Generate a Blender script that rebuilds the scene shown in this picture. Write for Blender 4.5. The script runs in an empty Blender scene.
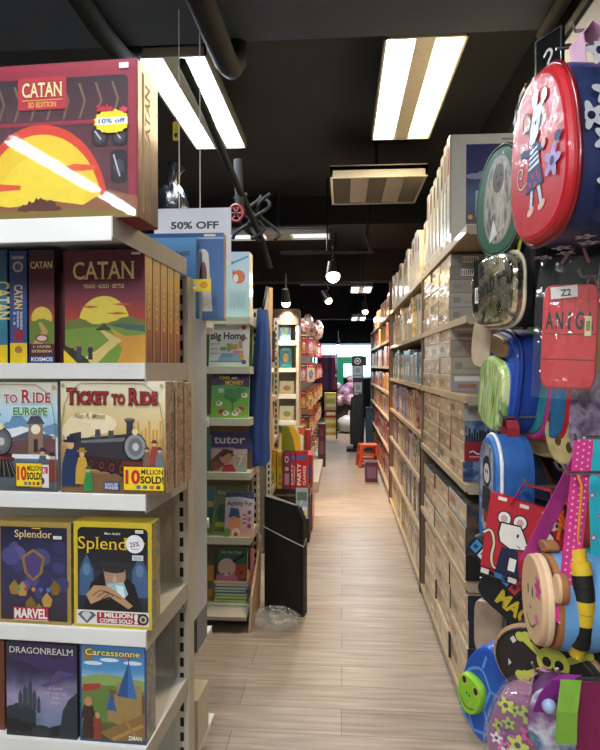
import bpy, math, random
from mathutils import Vector, Matrix
random.seed(7)
R = math.radians
SC = bpy.context.scene
COL = SC.collection

# ---------------------------------------------------------------- camera
F, CX, CY = 580.0, 300.0, 375.0
YAW, PITCH = math.atan(42/F), -math.atan(9/F)
CAM = Vector((0, 0, 1.5))
cd = bpy.data.cameras.new('camera'); cam = bpy.data.objects.new('camera', cd); COL.objects.link(cam)
cam.location = CAM; cam.rotation_euler = (R(90)+PITCH, 0, YAW)
cd.sensor_fit = 'HORIZONTAL'; cd.sensor_width = 36; cd.lens = 36*F/600; cd.clip_start = .02
SC.camera = cam
CM = cam.rotation_euler.to_matrix()
def ray(px, py): return CM @ Vector(((px-CX)/F, (CY-py)/F, -1))
def atY(px, py, Y): d = ray(px, py); return CAM + d*(Y/d.y)
def atX(px, py, X): d = ray(px, py); return CAM + d*(X/d.x)
def atZ(px, py, Z): d = ray(px, py); return CAM + d*((Z-1.5)/d.z)
# near left unit: front face turned by TH, a = along the front, d = depth behind the front
TH = R(2.6); PIV = Vector((-.535, 1.55, 0))
UA = Vector((math.cos(TH), -math.sin(TH), 0)); UD = Vector((math.sin(TH), math.cos(TH), 0))
def A2W(a, d, z): return PIV + UA*a + UD*d + Vector((0, 0, z))
def atA(px, py, d):
    r = ray(px, py); p0 = PIV + UD*d; t = (p0-CAM).dot(UD)/r.dot(UD); p = CAM + r*t
    return (p-PIV).dot(UA), p.z

# ---------------------------------------------------------------- materials
def lin(c):
    if isinstance(c, str):
        c = c.lstrip('#'); c = [int(c[i:i+2], 16)/255 for i in (0, 2, 4)]
    return [x/12.92 if x <= .04045 else ((x+.055)/1.055)**2.4 for x in c[:3]] + [1]
_M = {}
def _new(name):
    m = bpy.data.materials.new(name); m.use_nodes = True
    return m, m.node_tree.nodes, m.node_tree.links, m.node_tree.nodes['Principled BSDF']
def _wrinkle(N, L, b, s=35, st=.25):
    n = N.new('ShaderNodeTexNoise'); n.inputs['Scale'].default_value = s; n.inputs['Detail'].default_value = 2
    tc = N.new('ShaderNodeTexCoord'); L.new(tc.outputs['Object'], n.inputs['Vector'])
    bp = N.new('ShaderNodeBump'); bp.inputs['Strength'].default_value = st; bp.inputs['Distance'].default_value = .01
    L.new(n.outputs['Fac'], bp.inputs['Height']); L.new(bp.outputs['Normal'], b.inputs['Coat Normal'])
def C(col, rough=.5, metal=0, coat=0, var=.08, scale=30, wr=0, name=None):
    k = ('c', col if isinstance(col, str) else tuple(col), rough, metal, coat, var, scale, wr)
    if k in _M: return _M[k]
    m, N, L, b = _new(name or 'paint')
    n = N.new('ShaderNodeTexNoise'); n.inputs['Scale'].default_value = scale; n.inputs['Detail'].default_value = 3
    tc = N.new('ShaderNodeTexCoord'); L.new(tc.outputs['Object'], n.inputs['Vector'])
    mr = N.new('ShaderNodeMapRange'); mr.inputs['To Min'].default_value = 1-var*2; mr.inputs['To Max'].default_value = 1+var*2
    L.new(n.outputs['Fac'], mr.inputs['Value'])
    h = N.new('ShaderNodeHueSaturation'); h.inputs['Color'].default_value = lin(col)
    L.new(mr.outputs['Result'], h.inputs['Value']); L.new(h.outputs['Color'], b.inputs['Base Color'])
    b.inputs['Roughness'].default_value = rough; b.inputs['Metallic'].default_value = metal
    b.inputs['Coat Weight'].default_value = coat; b.inputs['Coat Roughness'].default_value = .06
    if wr: _wrinkle(N, L, b, 30, wr)
    _M[k] = m; return m
def PR(col, var=.05): return C(col, .45, 0, .35, var, 40, .12, 'printed_card')      # print under shrink wrap
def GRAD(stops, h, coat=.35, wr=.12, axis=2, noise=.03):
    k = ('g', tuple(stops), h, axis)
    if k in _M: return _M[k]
    m, N, L, b = _new('printed_or_lit_gradient')
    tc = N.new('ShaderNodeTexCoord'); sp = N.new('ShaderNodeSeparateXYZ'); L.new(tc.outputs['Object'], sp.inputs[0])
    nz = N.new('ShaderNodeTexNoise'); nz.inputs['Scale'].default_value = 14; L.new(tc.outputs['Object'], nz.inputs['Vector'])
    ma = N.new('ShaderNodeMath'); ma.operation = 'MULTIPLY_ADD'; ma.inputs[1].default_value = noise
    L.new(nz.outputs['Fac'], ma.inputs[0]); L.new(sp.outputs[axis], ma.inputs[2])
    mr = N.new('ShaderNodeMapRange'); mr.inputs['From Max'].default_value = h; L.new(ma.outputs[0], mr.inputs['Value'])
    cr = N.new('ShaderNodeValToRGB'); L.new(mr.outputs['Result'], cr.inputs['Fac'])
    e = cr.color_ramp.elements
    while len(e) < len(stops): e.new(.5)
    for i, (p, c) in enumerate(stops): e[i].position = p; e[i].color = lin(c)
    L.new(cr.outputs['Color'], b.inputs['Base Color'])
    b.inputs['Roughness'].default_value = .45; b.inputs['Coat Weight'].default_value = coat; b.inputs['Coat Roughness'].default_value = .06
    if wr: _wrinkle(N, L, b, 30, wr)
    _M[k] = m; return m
def BUSY(cols, scale=25, coat=.4, rough=.4, stretch=(1, 1, 1), wr=.3, metal=0, soft=True):
    k = ('b', tuple(cols), scale, coat, stretch, wr, metal, rough)
    if k in _M: return _M[k]
    m, N, L, b = _new('busy_print')
    tc = N.new('ShaderNodeTexCoord'); mp = N.new('ShaderNodeMapping'); mp.inputs['Scale'].default_value = stretch
    L.new(tc.outputs['Object'], mp.inputs['Vector'])
    oi = N.new('ShaderNodeObjectInfo'); mu = N.new('ShaderNodeMath'); mu.operation = 'MULTIPLY'; mu.inputs[1].default_value = 50
    L.new(oi.outputs['Random'], mu.inputs[0])
    n = N.new('ShaderNodeTexNoise'); n.noise_dimensions = '4D'; n.inputs['Scale'].default_value = scale; n.inputs['Detail'].default_value = 4
    L.new(mp.outputs['Vector'], n.inputs['Vector']); L.new(mu.outputs[0], n.inputs['W'])
    cr = N.new('ShaderNodeValToRGB'); L.new(n.outputs['Fac'], cr.inputs['Fac'])
    if not soft: cr.color_ramp.interpolation = 'CONSTANT'
    e = cr.color_ramp.elements; k2 = len(cols)
    while len(e) < k2: e.new(.5)
    for i, c in enumerate(cols): e[i].position = .3+.4*i/max(1, k2-1); e[i].color = lin(c)
    L.new(cr.outputs['Color'], b.inputs['Base Color'])
    b.inputs['Roughness'].default_value = rough; b.inputs['Metallic'].default_value = metal
    b.inputs['Coat Weight'].default_value = coat; b.inputs['Coat Roughness'].default_value = .08
    if wr: _wrinkle(N, L, b, 40, wr)
    _M[k] = m; return m
def EM(col, st):
    k = ('e', col, st)
    if k in _M: return _M[k]
    m, N, L, b = _new('lit_lamp_or_curtain')
    n = N.new('ShaderNodeTexNoise'); n.inputs['Scale'].default_value = 3
    mr = N.new('ShaderNodeMapRange'); mr.inputs['To Min'].default_value = st*.95; mr.inputs['To Max'].default_value = st*1.05
    L.new(n.outputs['Fac'], mr.inputs['Value']); L.new(mr.outputs['Result'], b.inputs['Emission Strength'])
    b.inputs['Base Color'].default_value = lin(col); b.inputs['Emission Color'].default_value = lin(col)
    _M[k] = m; return m
def CLEAR(tint='#ffffff', alpha=.14, rough=.08):
    k = ('cl', tint, alpha)
    if k in _M: return _M[k]
    m, N, L, b = _new('clear_plastic_film')
    b.inputs['Base Color'].default_value = lin(tint); b.inputs['Roughness'].default_value = rough
    b.inputs['Coat Weight'].default_value = 1; b.inputs['Specular IOR Level'].default_value = .9
    n = N.new('ShaderNodeTexNoise'); n.inputs['Scale'].default_value = 22; n.inputs['Detail'].default_value = 3
    tc = N.new('ShaderNodeTexCoord'); L.new(tc.outputs['Object'], n.inputs['Vector'])
    bp = N.new('ShaderNodeBump'); bp.inputs['Strength'].default_value = .8; bp.inputs['Distance'].default_value = .02
    L.new(n.outputs['Fac'], bp.inputs['Height']); L.new(bp.outputs['Normal'], b.inputs['Normal'])
    mr = N.new('ShaderNodeMapRange'); mr.inputs['From Min'].default_value = .45; mr.inputs['From Max'].default_value = .7
    mr.inputs['To Min'].default_value = alpha*.5; mr.inputs['To Max'].default_value = alpha*2.2
    L.new(n.outputs['Fac'], mr.inputs['Value']); L.new(mr.outputs['Result'], b.inputs['Alpha'])
    _M[k] = m; return m

def FILM(k=.10, rough=.04, bump=.25, milk=.03):
    """thin clear wrap: mostly see-through with mirror-like glints"""
    key = ('film', k, rough, bump, milk)
    if key in _M: return _M[key]
    m = bpy.data.materials.new('clear_wrap'); m.use_nodes = True; N, L = m.node_tree.nodes, m.node_tree.links
    out = N['Material Output']; N.remove(N['Principled BSDF'])
    tr = N.new('ShaderNodeBsdfTransparent'); gl = N.new('ShaderNodeBsdfGlossy'); gl.inputs['Roughness'].default_value = rough
    df = N.new('ShaderNodeBsdfDiffuse'); df.inputs['Color'].default_value = (.8, .82, .85, 1)
    tc = N.new('ShaderNodeTexCoord'); n = N.new('ShaderNodeTexNoise'); n.inputs['Scale'].default_value = 16; n.inputs['Detail'].default_value = 2; L.new(tc.outputs['Object'], n.inputs['Vector'])
    bp = N.new('ShaderNodeBump'); bp.inputs['Strength'].default_value = bump; bp.inputs['Distance'].default_value = .02; L.new(n.outputs['Fac'], bp.inputs['Height']); L.new(bp.outputs['Normal'], gl.inputs['Normal'])
    fr = N.new('ShaderNodeLayerWeight'); fr.inputs['Blend'].default_value = .25
    mr = N.new('ShaderNodeMapRange'); mr.inputs['To Min'].default_value = k; mr.inputs['To Max'].default_value = k+.2 if k > .03 else .03; L.new(fr.outputs['Fresnel'], mr.inputs['Value'])
    m1 = N.new('ShaderNodeMixShader'); L.new(mr.outputs['Result'], m1.inputs[0]); L.new(tr.outputs[0], m1.inputs[1]); L.new(gl.outputs[0], m1.inputs[2])
    m2 = N.new('ShaderNodeMixShader'); m2.inputs[0].default_value = milk; L.new(m1.outputs[0], m2.inputs[1]); L.new(df.outputs[0], m2.inputs[2]); L.new(m2.outputs[0], out.inputs['Surface'])
    _M[key] = m; return m

WHITE = C('#e6e8e4', .45, 0, .1, .03, 8, 0, 'cream_painted_metal')
BEIGE = C('#bdb7aa', .5, 0, 0, .04, 8, 0, 'beige_painted_metal')
SLOT = C('#0b0a09', .8); BLACK = C('#0c0c0d', .6); DARKM = C('#17171a', .5, .3)
STEEL = C('#9a9a98', .3, .9); PAPER = C('#e9e8e2', .7, var=.02)

# ---------------------------------------------------------------- mesh builder
_T = {}
_CAP = None
def textmesh(s, bold=0.0, serif=False):
    """glyph outlines of a word as 2-D polygons, cap height = 1"""
    global _CAP
    k = (s, bold, serif)
    if k in _T: return _T[k]
    def raw(body, off):
        cu = bpy.data.curves.new('t', 'FONT'); cu.body = body; cu.size = 1; cu.resolution_u = 3; cu.offset = off
        ob = bpy.data.objects.new('t', cu); COL.objects.link(ob); bpy.context.view_layer.update()
        dg = bpy.context.evaluated_depsgraph_get(); me = bpy.data.meshes.new_from_object(ob.evaluated_get(dg))
        bpy.data.objects.remove(ob); bpy.data.curves.remove(cu)
        vs = [(v.co.x, v.co.y) for v in me.vertices]; fs = [tuple(p.vertices) for p in me.polygons]
        bpy.data.meshes.remove(me); return vs, fs
    if _CAP is None:
        v, _ = raw('H', 0); _CAP = max(p[1] for p in v)
    vs, fs = raw(s, bold*_CAP)
    vs = [(x/_CAP, y/_CAP) for x, y in vs]
    if serif and vs:
        cnt = {}
        for f in fs:
            for i in range(len(f)):
                e = (f[i], f[(i+1) % len(f)]); q = tuple(sorted(e)); cnt[q] = cnt.get(q, 0)+1
        for (i, j), c in cnt.items():
            if c != 1: continue
            (x0, y0), (x1, y1) = vs[i], vs[j]
            if abs(y0-y1) > .01 or not .08 < abs(x0-x1) < .36: continue
            for yy, sg in ((0-bold, 1), (1+bold, -1)):
                if abs(y0-yy) < .03:
                    a, b = min(x0, x1)-.085, max(x0, x1)+.085; n = len(vs)
                    vs += [(a, yy), (b, yy), (b-.03, yy+sg*.075), (a+.03, yy+sg*.075)]; fs.append((n, n+1, n+2, n+3))
    x0 = min(v[0] for v in vs); x1 = max(v[0] for v in vs)
    _T[k] = ([(x-x0, y) for x, y in vs], fs, x1-x0); return _T[k]

def ell_pts(cx, cy, rx, ry, n=28, a0=0, a1=360, rot=0):
    full = abs(a1-a0) >= 359.9; m = n if full else n+1; o = []
    for i in range(m):
        t = R(a0+(a1-a0)*i/n); x, y = rx*math.cos(t), ry*math.sin(t); c, s = math.cos(R(rot)), math.sin(R(rot))
        o.append((cx+x*c-y*s, cy+x*s+y*c))
    return o
def clip(pts, x0, y0, x1, y1):
    for ax, val, sg in ((0, x0, 1), (0, x1, -1), (1, y0, 1), (1, y1, -1)):
        out = []
        for i in range(len(pts)):
            p, q = pts[i-1], pts[i]; dp, dq = sg*(p[ax]-val), sg*(q[ax]-val)
            if (dp >= 0) != (dq >= 0):
                t = dp/(dp-dq); out.append((p[0]+(q[0]-p[0])*t, p[1]+(q[1]-p[1])*t))
            if dq >= 0: out.append(q)
        pts = out
        if not pts: return []
    return pts

class MB:
    def __init__(s): s.v = []; s.f = []; s.m = []; s.sm = []; s.mats = []
    def mi(s, m):
        if m not in s.mats: s.mats.append(m)
        return s.mats.index(m)
    def face(s, pts, m, smooth=False):
        n = len(s.v); s.v += [tuple(p) for p in pts]; s.f.append(tuple(range(n, n+len(pts)))); s.m.append(s.mi(m)); s.sm.append(smooth)
    def mesh(s, vs, fs, m, smooth=False):
        n = len(s.v); s.v += [tuple(p) for p in vs]
        for f in fs: s.f.append(tuple(i+n for i in f)); s.m.append(s.mi(m)); s.sm.append(smooth)
        return s
    def box(s, x0, x1, y0, y1, z0, z1, m, mf=None, ms=None):
        V = [(x0,y0,z0),(x1,y0,z0),(x1,y1,z0),(x0,y1,z0),(x0,y0,z1),(x1,y0,z1),(x1,y1,z1),(x0,y1,z1)]
        Fc = [((0,3,2,1),m),((4,5,6,7),m),((0,1,5,4),mf or m),((1,2,6,5),ms or m),((2,3,7,6),m),((3,0,4,7),ms or m)]
        n = len(s.v); s.v += V
        for f, mm in Fc: s.f.append(tuple(i+n for i in f)); s.m.append(s.mi(mm)); s.sm.append(False)
        return s
    def cbox(s, c, d, m): return s.box(c[0]-d[0]/2, c[0]+d[0]/2, c[1]-d[1]/2, c[1]+d[1]/2, c[2]-d[2]/2, c[2]+d[2]/2, m)
    def hull(s, bot, top, m, smooth=False):
        n = len(bot); s.mesh(list(bot)+list(top), [(i, (i+1) % n, n+(i+1) % n, n+i) for i in range(n)], m, smooth)
        s.mesh(bot, [tuple(reversed(range(n)))], m); s.mesh(top, [tuple(range(n))], m); return s
    def tube(s, path, r, m, n=8, closed=False, flat=None):
        P = [Vector(p) for p in path]; k = len(P); rs = r if isinstance(r, (list, tuple)) else [r]*k
        vs = []; up = Vector((.13, .21, 1)).normalized()
        for i in range(k):
            if closed: t = P[(i+1) % k]-P[i-1]
            else: t = P[min(i+1, k-1)]-P[max(i-1, 0)]
            t.normalize(); u = up - t*up.dot(t)
            if u.length < .05: u = Vector((1, 0, 0)) - t*t.x
            u.normalize(); w = t.cross(u); up = u
            for j in range(n):
                a = 2*math.pi*j/n; vs.append(P[i]+(u*math.cos(a)*(flat or 1)+w*math.sin(a))*rs[i])
        fs = []
        for i in range(k if closed else k-1):
            for j in range(n):
                a, b = i*n+j, i*n+(j+1) % n; c, d = ((i+1) % k)*n+(j+1) % n, ((i+1) % k)*n+j
                fs.append((a, b, c, d))
        s.mesh(vs, fs, m, True)
        if not closed: s.mesh(vs[:n], [tuple(reversed(range(n)))], m); s.mesh(vs[-n:], [tuple(range(n))], m)
        return s
    def ribbon(s, path, wdir, w, m, th=.002):
        P = [Vector(p) for p in path]; wd = Vector(wdir).normalized()*w/2; vs = []; k = len(P)
        for i in range(k):
            t = (P[min(i+1, k-1)]-P[max(i-1, 0)]).normalized(); n = t.cross(wd).normalized()*th/2
            vs += [P[i]-wd-n, P[i]+wd-n, P[i]+wd+n, P[i]-wd+n]
        fs = [(0,3,2,1), (4*k-4, 4*k-3, 4*k-2, 4*k-1)]
        for i in range(k-1):
            for j in range(4): fs.append((4*i+j, 4*i+(j+1) % 4, 4*i+4+(j+1) % 4, 4*i+4+j))
        return s.mesh(vs, fs, m)
    def lathe(s, prof, m, c=(0, 0, 0), n=20, axis='Z'):
        vs = []
        for r, h in prof:
            for j in range(n):
                a = 2*math.pi*j/n; x, y, z = r*math.cos(a), r*math.sin(a), h
                if axis == 'Y': x, y, z = x, h, y
                if axis == 'X': x, y, z = h, x, y
                vs.append((c[0]+x, c[1]+y, c[2]+z))
        fs = [(i*n+j, i*n+(j+1) % n, (i+1)*n+(j+1) % n, (i+1)*n+j) for i in range(len(prof)-1) for j in range(n)]
        return s.mesh(vs, fs, m, True)
    def blob(s, c, r, m, nu=14, nv=9, jit=0, seed=0):
        rn = random.Random(seed); vs = []; r = r if isinstance(r, tuple) else (r, r, r)
        for i in range(nv+1):
            t = math.pi*i/nv
            for j in range(nu):
                a = 2*math.pi*j/nu; q = 1+jit*(rn.random()-.5)
                vs.append((c[0]+r[0]*q*math.sin(t)*math.cos(a), c[1]+r[1]*q*math.sin(t)*math.sin(a), c[2]+r[2]*q*math.cos(t)))
        fs = [(i*nu+j, (i+1)*nu+j, (i+1)*nu+(j+1) % nu, i*nu+(j+1) % nu) for i in range(nv) for j in range(nu)]
        return s.mesh(vs, fs, m, True)
    def puff(s, out, y0, depth, bulge, mf, ms, mb=None, shr=.1):
        """pillow-like extrusion of a 2-D outline (x,z): flat front at y0-bulge, back at y0+depth"""
        cx = sum(p[0] for p in out)/len(out); cz = sum(p[1] for p in out)/len(out); n = len(out)
        rings = [(1-shr*.6, y0+depth), (1, y0+depth*.75), (1, y0+depth*.2), (.985, y0), (1-shr*.35, y0-bulge*.6), (1-shr*.7, y0-bulge*.9), (1-shr*1.2, y0-bulge)]
        vs = [(cx+(x-cx)*k, y, cz+(z-cz)*k) for k, y in rings for x, z in out]
        for i in range(len(rings)-1):
            s.mesh(vs[i*n:(i+2)*n], [(j, n+j, n+(j+1) % n, (j+1) % n) for j in range(n)], ms if i < 3 else mf, True)
        s.mesh(vs[-n:], [tuple(reversed(range(n)))], mf); s.mesh(vs[:n], [tuple(range(n))], mb or ms); return s
    def build(s, name, parent=None, loc=None, rz=0, bevel=0, rot=None, fix=True):
        me = bpy.data.meshes.new(name); me.from_pydata(s.v, [], s.f)
        for m in s.mats: me.materials.append(m)
        me.polygons.foreach_set('material_index', s.m); me.polygons.foreach_set('use_smooth', s.sm); me.update()
        o = bpy.data.objects.new(name, me); COL.objects.link(o)
        if parent: o.parent = parent
        if loc is not None: o.location = loc
        o.rotation_euler = rot if rot else (0, 0, rz)
        if bevel:
            b = o.modifiers.new('bevel', 'BEVEL'); b.width = bevel; b.segments = 2; b.limit_method = 'ANGLE'; b.angle_limit = R(50)
        return o

class Art(MB):
    """flat print on a surface: frame o,u,v,n ; layers stack outward"""
    def __init__(s, w, h, o=(0, 0, 0), u=(1, 0, 0), v=(0, 0, 1), n=(0, -1, 0), step=.00007):
        super().__init__(); s.w, s.h = w, h; s.o, s.u, s.vv, s.n = map(Vector, (o, u, v, n)); s.st = step; s.l = 1
    def P(s, x, y, l): return s.o+s.u*x+s.vv*y+s.n*(s.st*l)
    def pg(s, pts, m, cl=True):
        if cl: pts = clip(pts, 0, 0, s.w, s.h)
        if len(pts) < 3: return s
        ar = sum(pts[i-1][0]*pts[i][1]-pts[i][0]*pts[i-1][1] for i in range(len(pts)))
        if ar < 0: pts = pts[::-1]
        s.face([s.P(x, y, s.l) for x, y in pts], m); s.l += 1; return s
    def rect(s, x0, y0, x1, y1, m): return s.pg([(x0, y0), (x1, y0), (x1, y1), (x0, y1)], m)
    def rrect(s, x0, y0, x1, y1, r, m):
        p = []
        for cx, cy, a in ((x1-r, y0+r, -90), (x1-r, y1-r, 0), (x0+r, y1-r, 90), (x0+r, y0+r, 180)): p += ell_pts(cx, cy, r, r, 4, a, a+90)
        return s.pg(p, m)
    def ell(s, cx, cy, rx, ry, m, n=28, rot=0, a0=0, a1=360): return s.pg(ell_pts(cx, cy, rx, ry, n, a0, a1, rot), m)
    def line(s, pts, w, m):
        if len(pts) > 3 and not isinstance(w, (list, tuple)):
            for _ in range(2): pts = [pts[0]]+[p for q0, q1 in zip(pts, pts[1:]) for p in ((q0[0]*.75+q1[0]*.25, q0[1]*.75+q1[1]*.25), (q0[0]*.25+q1[0]*.75, q0[1]*.25+q1[1]*.75))]+[pts[-1]]
        L_, R_ = [], []
        for i, p in enumerate(pts):
            q0, q1 = pts[max(i-1, 0)], pts[min(i+1, len(pts)-1)]; dx, dy = q1[0]-q0[0], q1[1]-q0[1]; d = math.hypot(dx, dy) or 1
            ww = w[i] if isinstance(w, (list, tuple)) else w
            nx, ny = -dy/d*ww/2, dx/d*ww/2; L_.append((p[0]+nx, p[1]+ny)); R_.append((p[0]-nx, p[1]-ny))
        return s.pg(L_+R_[::-1], m)
    def burst(s, cx, cy, rx, ry, m, n=18, q=.88):
        return s.pg([(cx+rx*(1 if i % 2 else q)*math.cos(math.pi*i/n), cy+ry*(1 if i % 2 else q)*math.sin(math.pi*i/n)) for i in range(2*n)], m)
    def flower(s, cx, cy, r, m, mc=None, n=5, rot=0):
        s.pg([(cx+r*(.74+.26*math.cos(n*(t+rot)))*math.cos(t), cy+r*(.74+.26*math.cos(n*(t+rot)))*math.sin(t)) for t in [2*math.pi*i/40 for i in range(40)]], m)
        if mc: s.ell(cx, cy, r*.28, r*.28, mc, 12)
        return s
    def ridge(s, pts, base, m, n=6, amp=.01, seed=1):
        rn = random.Random(seed); o = []
        for (x0, y0), (x1, y1) in zip(pts, pts[1:]):
            for i in range(n): t = i/n; o.append((x0+(x1-x0)*t, y0+(y1-y0)*t+(rn.random()-.5)*amp*2))
        o.append(pts[-1]); return s.pg(o+[(pts[-1][0], base), (pts[0][0], base)], m)
    def text(s, body, x, y, h, m, width=None, bold=0, serif=False, align='l', rot=0, edge=None, ew=.06, shear=0):
        vs, fs, w = textmesh(body, bold, serif); sx = (width/w) if width else h
        W = w*sx; ox = {'l': 0, 'c': -W/2, 'r': -W}[align]; c, sn = math.cos(R(rot)), math.sin(R(rot))
        if edge:
            ve, fe, we = textmesh(body, bold+ew, serif); d = (we-w)/2*sx
            s.mesh([s.P(x+(ox-d+a*sx+shear*b*h)*c-b*h*sn, y+(ox-d+a*sx+shear*b*h)*sn+b*h*c, s.l) for a, b in ve], fe, edge); s.l += 1
        s.mesh([s.P(x+(ox+a*sx+shear*b*h)*c-b*h*sn, y+(ox+a*sx+shear*b*h)*sn+b*h*c, s.l) for a, b in vs], fs, m); s.l += 1
        return s
    def caps(s, words, x, y, h, m, width, edge=None, small=.78, bold=.03, serif=True, gap=.35):
        """small-caps line fitted to a width: words = [('T','ICKET'), 'to', ...]"""
        seq = []
        for wd in words:
            if isinstance(wd, tuple): seq += [(wd[0], 1, .06), (wd[1], small, gap)]
            else: seq.append((wd, .62, gap))
        tot = sum(textmesh(t, bold, serif)[2]*k+g for t, k, g in seq)-seq[-1][2]; sx = width/(tot*h); cx = x; l0 = s.l
        for t, k, g in seq:
            W = textmesh(t, bold, serif)[2]*k*h*sx; s.l = l0
            s.text(t, cx, y, h*k, m, W, bold, serif, edge=edge, ew=.07); cx += W+g*h*sx
        s.l = l0+3; return s

# ---------------------------------------------------------------- scene bookkeeping
def tag(o, label, cat, group=None, kind=None):
    o['label'] = label; o['category'] = cat
    if group: o['group'] = group
    if kind: o['kind'] = kind
    return o
def struct(o): o['kind'] = 'structure'; return o
def empty(name, loc, rz=0, label=None, cat=None, group=None, rot=None):
    o = bpy.data.objects.new(name, None); COL.objects.link(o); o.location = loc; o.rotation_euler = rot or (0, 0, rz); o.empty_display_size = .05
    if label: tag(o, label, cat, group)
    return o
def copy_tree(o, parent=None):
    c = o.copy(); COL.objects.link(c)
    if parent: c.parent = parent
    for ch in list(o.children): copy_tree(ch, c)
    return c
ORD = ['first','second','third','fourth','fifth','sixth','seventh','eighth','ninth','tenth','eleventh','twelfth','thirteenth','fourteenth','fifteenth','sixteenth','seventeenth','eighteenth','nineteenth','twentieth','twenty-first','twenty-second','twenty-third','twenty-fourth','twenty-fifth','twenty-sixth','twenty-seventh','twenty-eighth']
# ================================================================ SETTING
def floor_mat():
    m, N, L, b = _new('wood_look_vinyl_planks')
    tc = N.new('ShaderNodeTexCoord')
    br = N.new('ShaderNodeTexBrick'); br.offset = .37; br.inputs['Scale'].default_value = 1
    br.inputs['Brick Width'].default_value = 1.22; br.inputs['Row Height'].default_value = .18; br.inputs['Mortar Size'].default_value = .0016
    br.inputs['Color1'].default_value = lin('#b3a698'); br.inputs['Color2'].default_value = lin('#a5988b'); br.inputs['Mortar'].default_value = lin('#74655a')
    L.new(tc.outputs['Object'], br.inputs['Vector'])
    mp = N.new('ShaderNodeMapping'); mp.inputs['Scale'].default_value = (1.6, 26, 1); L.new(tc.outputs['Object'], mp.inputs['Vector'])
    n = N.new('ShaderNodeTexNoise'); n.inputs['Scale'].default_value = 1.6; n.inputs['Detail'].default_value = 5; n.inputs['Distortion'].default_value = .6
    L.new(mp.outputs['Vector'], n.inputs['Vector'])
    cr = N.new('ShaderNodeValToRGB'); cr.color_ramp.elements[0].position = .3; cr.color_ramp.elements[0].color = lin('#9c9088')
    cr.color_ramp.elements[1].position = .7; cr.color_ramp.elements[1].color = (1, 1, 1, 1); L.new(n.outputs['Fac'], cr.inputs['Fac'])
    mx = N.new('ShaderNodeMix'); mx.data_type = 'RGBA'; mx.blend_type = 'MULTIPLY'; mx.inputs['Factor'].default_value = .6
    L.new(br.outputs['Color'], mx.inputs[6]); L.new(cr.outputs['Color'], mx.inputs[7]); L.new(mx.outputs[2], b.inputs['Base Color'])
    b.inputs['Roughness'].default_value = .38
    return m
X0, X1, Y0, Y1, ZC = -3.2, 1.12, -4.0, 17.0, 3.42
struct(MB().box(X0-.1, X1+.1, Y0-.1, Y1+.1, -.1, 0, floor_mat()).build('floor'))
CEIL = C('#33373f', .9, var=.1, scale=2, name='black_painted_ceiling'); WALLD = C('#222327', .9, var=.1, scale=2, name='dark_wall')
WALLW = C('#c9ced2', .8, var=.03, scale=2, name='pale_wall')
struct(MB().box(X0-.1, X1+.1, Y0-.1, Y1+.1, ZC, ZC+.1, CEIL).build('ceiling'))
struct(MB().box(X0-.1, X0, Y0, Y1, 0, ZC, WALLD).build('wall_left'))
struct(MB().box(X1, X1+.1, Y0, Y1, 0, ZC, WALLD).build('wall_right'))
struct(MB().box(X0-.1, X1+.1, Y1, Y1+.1, 0, ZC, WALLD).build('wall_back'))
struct(MB().box(X0-.1, X1+.1, Y0-.1, Y0, 0, ZC, C('#8d8a84', .8)).build('wall_front'))
# ceiling soffit over the near end, cross beams further in, pale pier by the bags
struct(MB().box(X0, X1, -.6, 2.86, 3.1, ZC, C('#474e5b', .85, var=.06, scale=2)).build('trim_1'))
for i, (yy, zz, d) in enumerate(((6.6, 3.1, .35), (9.6, 2.9, .3), (13.0, 2.55, .3))):
    struct(MB().box(X0, X1, yy, yy+d, zz, ZC, CEIL).build('trim_%d' % (i+2)))
struct(MB().box(1.0, X1, 1.5, 2.84, 0, 2.96, WALLW).build('trim_5'))
struct(MB().box(.98, X1, 1.2, 2.84, 2.96, 3.1, BLACK).build('trim_6'))
# bright curtained window at the far end
w = struct(MB().box(-1.6, 1.05, Y1-.05, Y1, 1.15, 1.22, WHITE).box(-1.6, 1.05, Y1-.05, Y1, 2.1, 2.16, WHITE).box(-1.6, -1.54, Y1-.05, Y1, 1.15, 2.16, WHITE).box(.99, 1.05, Y1-.05, Y1, 1.15, 2.16, WHITE).box(-.3, -.25, Y1-.05, Y1, 1.2, 2.1, WHITE).build('window_1'))
mb = MB(); nx = 90; zs = (1.2, 2.1)
vs = [(-1.5+2.5*i/nx, Y1-.10+.025*math.sin(i*1.9), z) for i in range(nx+1) for z in zs]
mb.mesh(vs, [(2*i, 2*i+2, 2*i+3, 2*i+1) for i in range(nx)], EM('#bfe6f2', 2.2), True); mb.build('curtain', w)  # curtain emits light itself, standing in for daylight behind it

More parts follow.
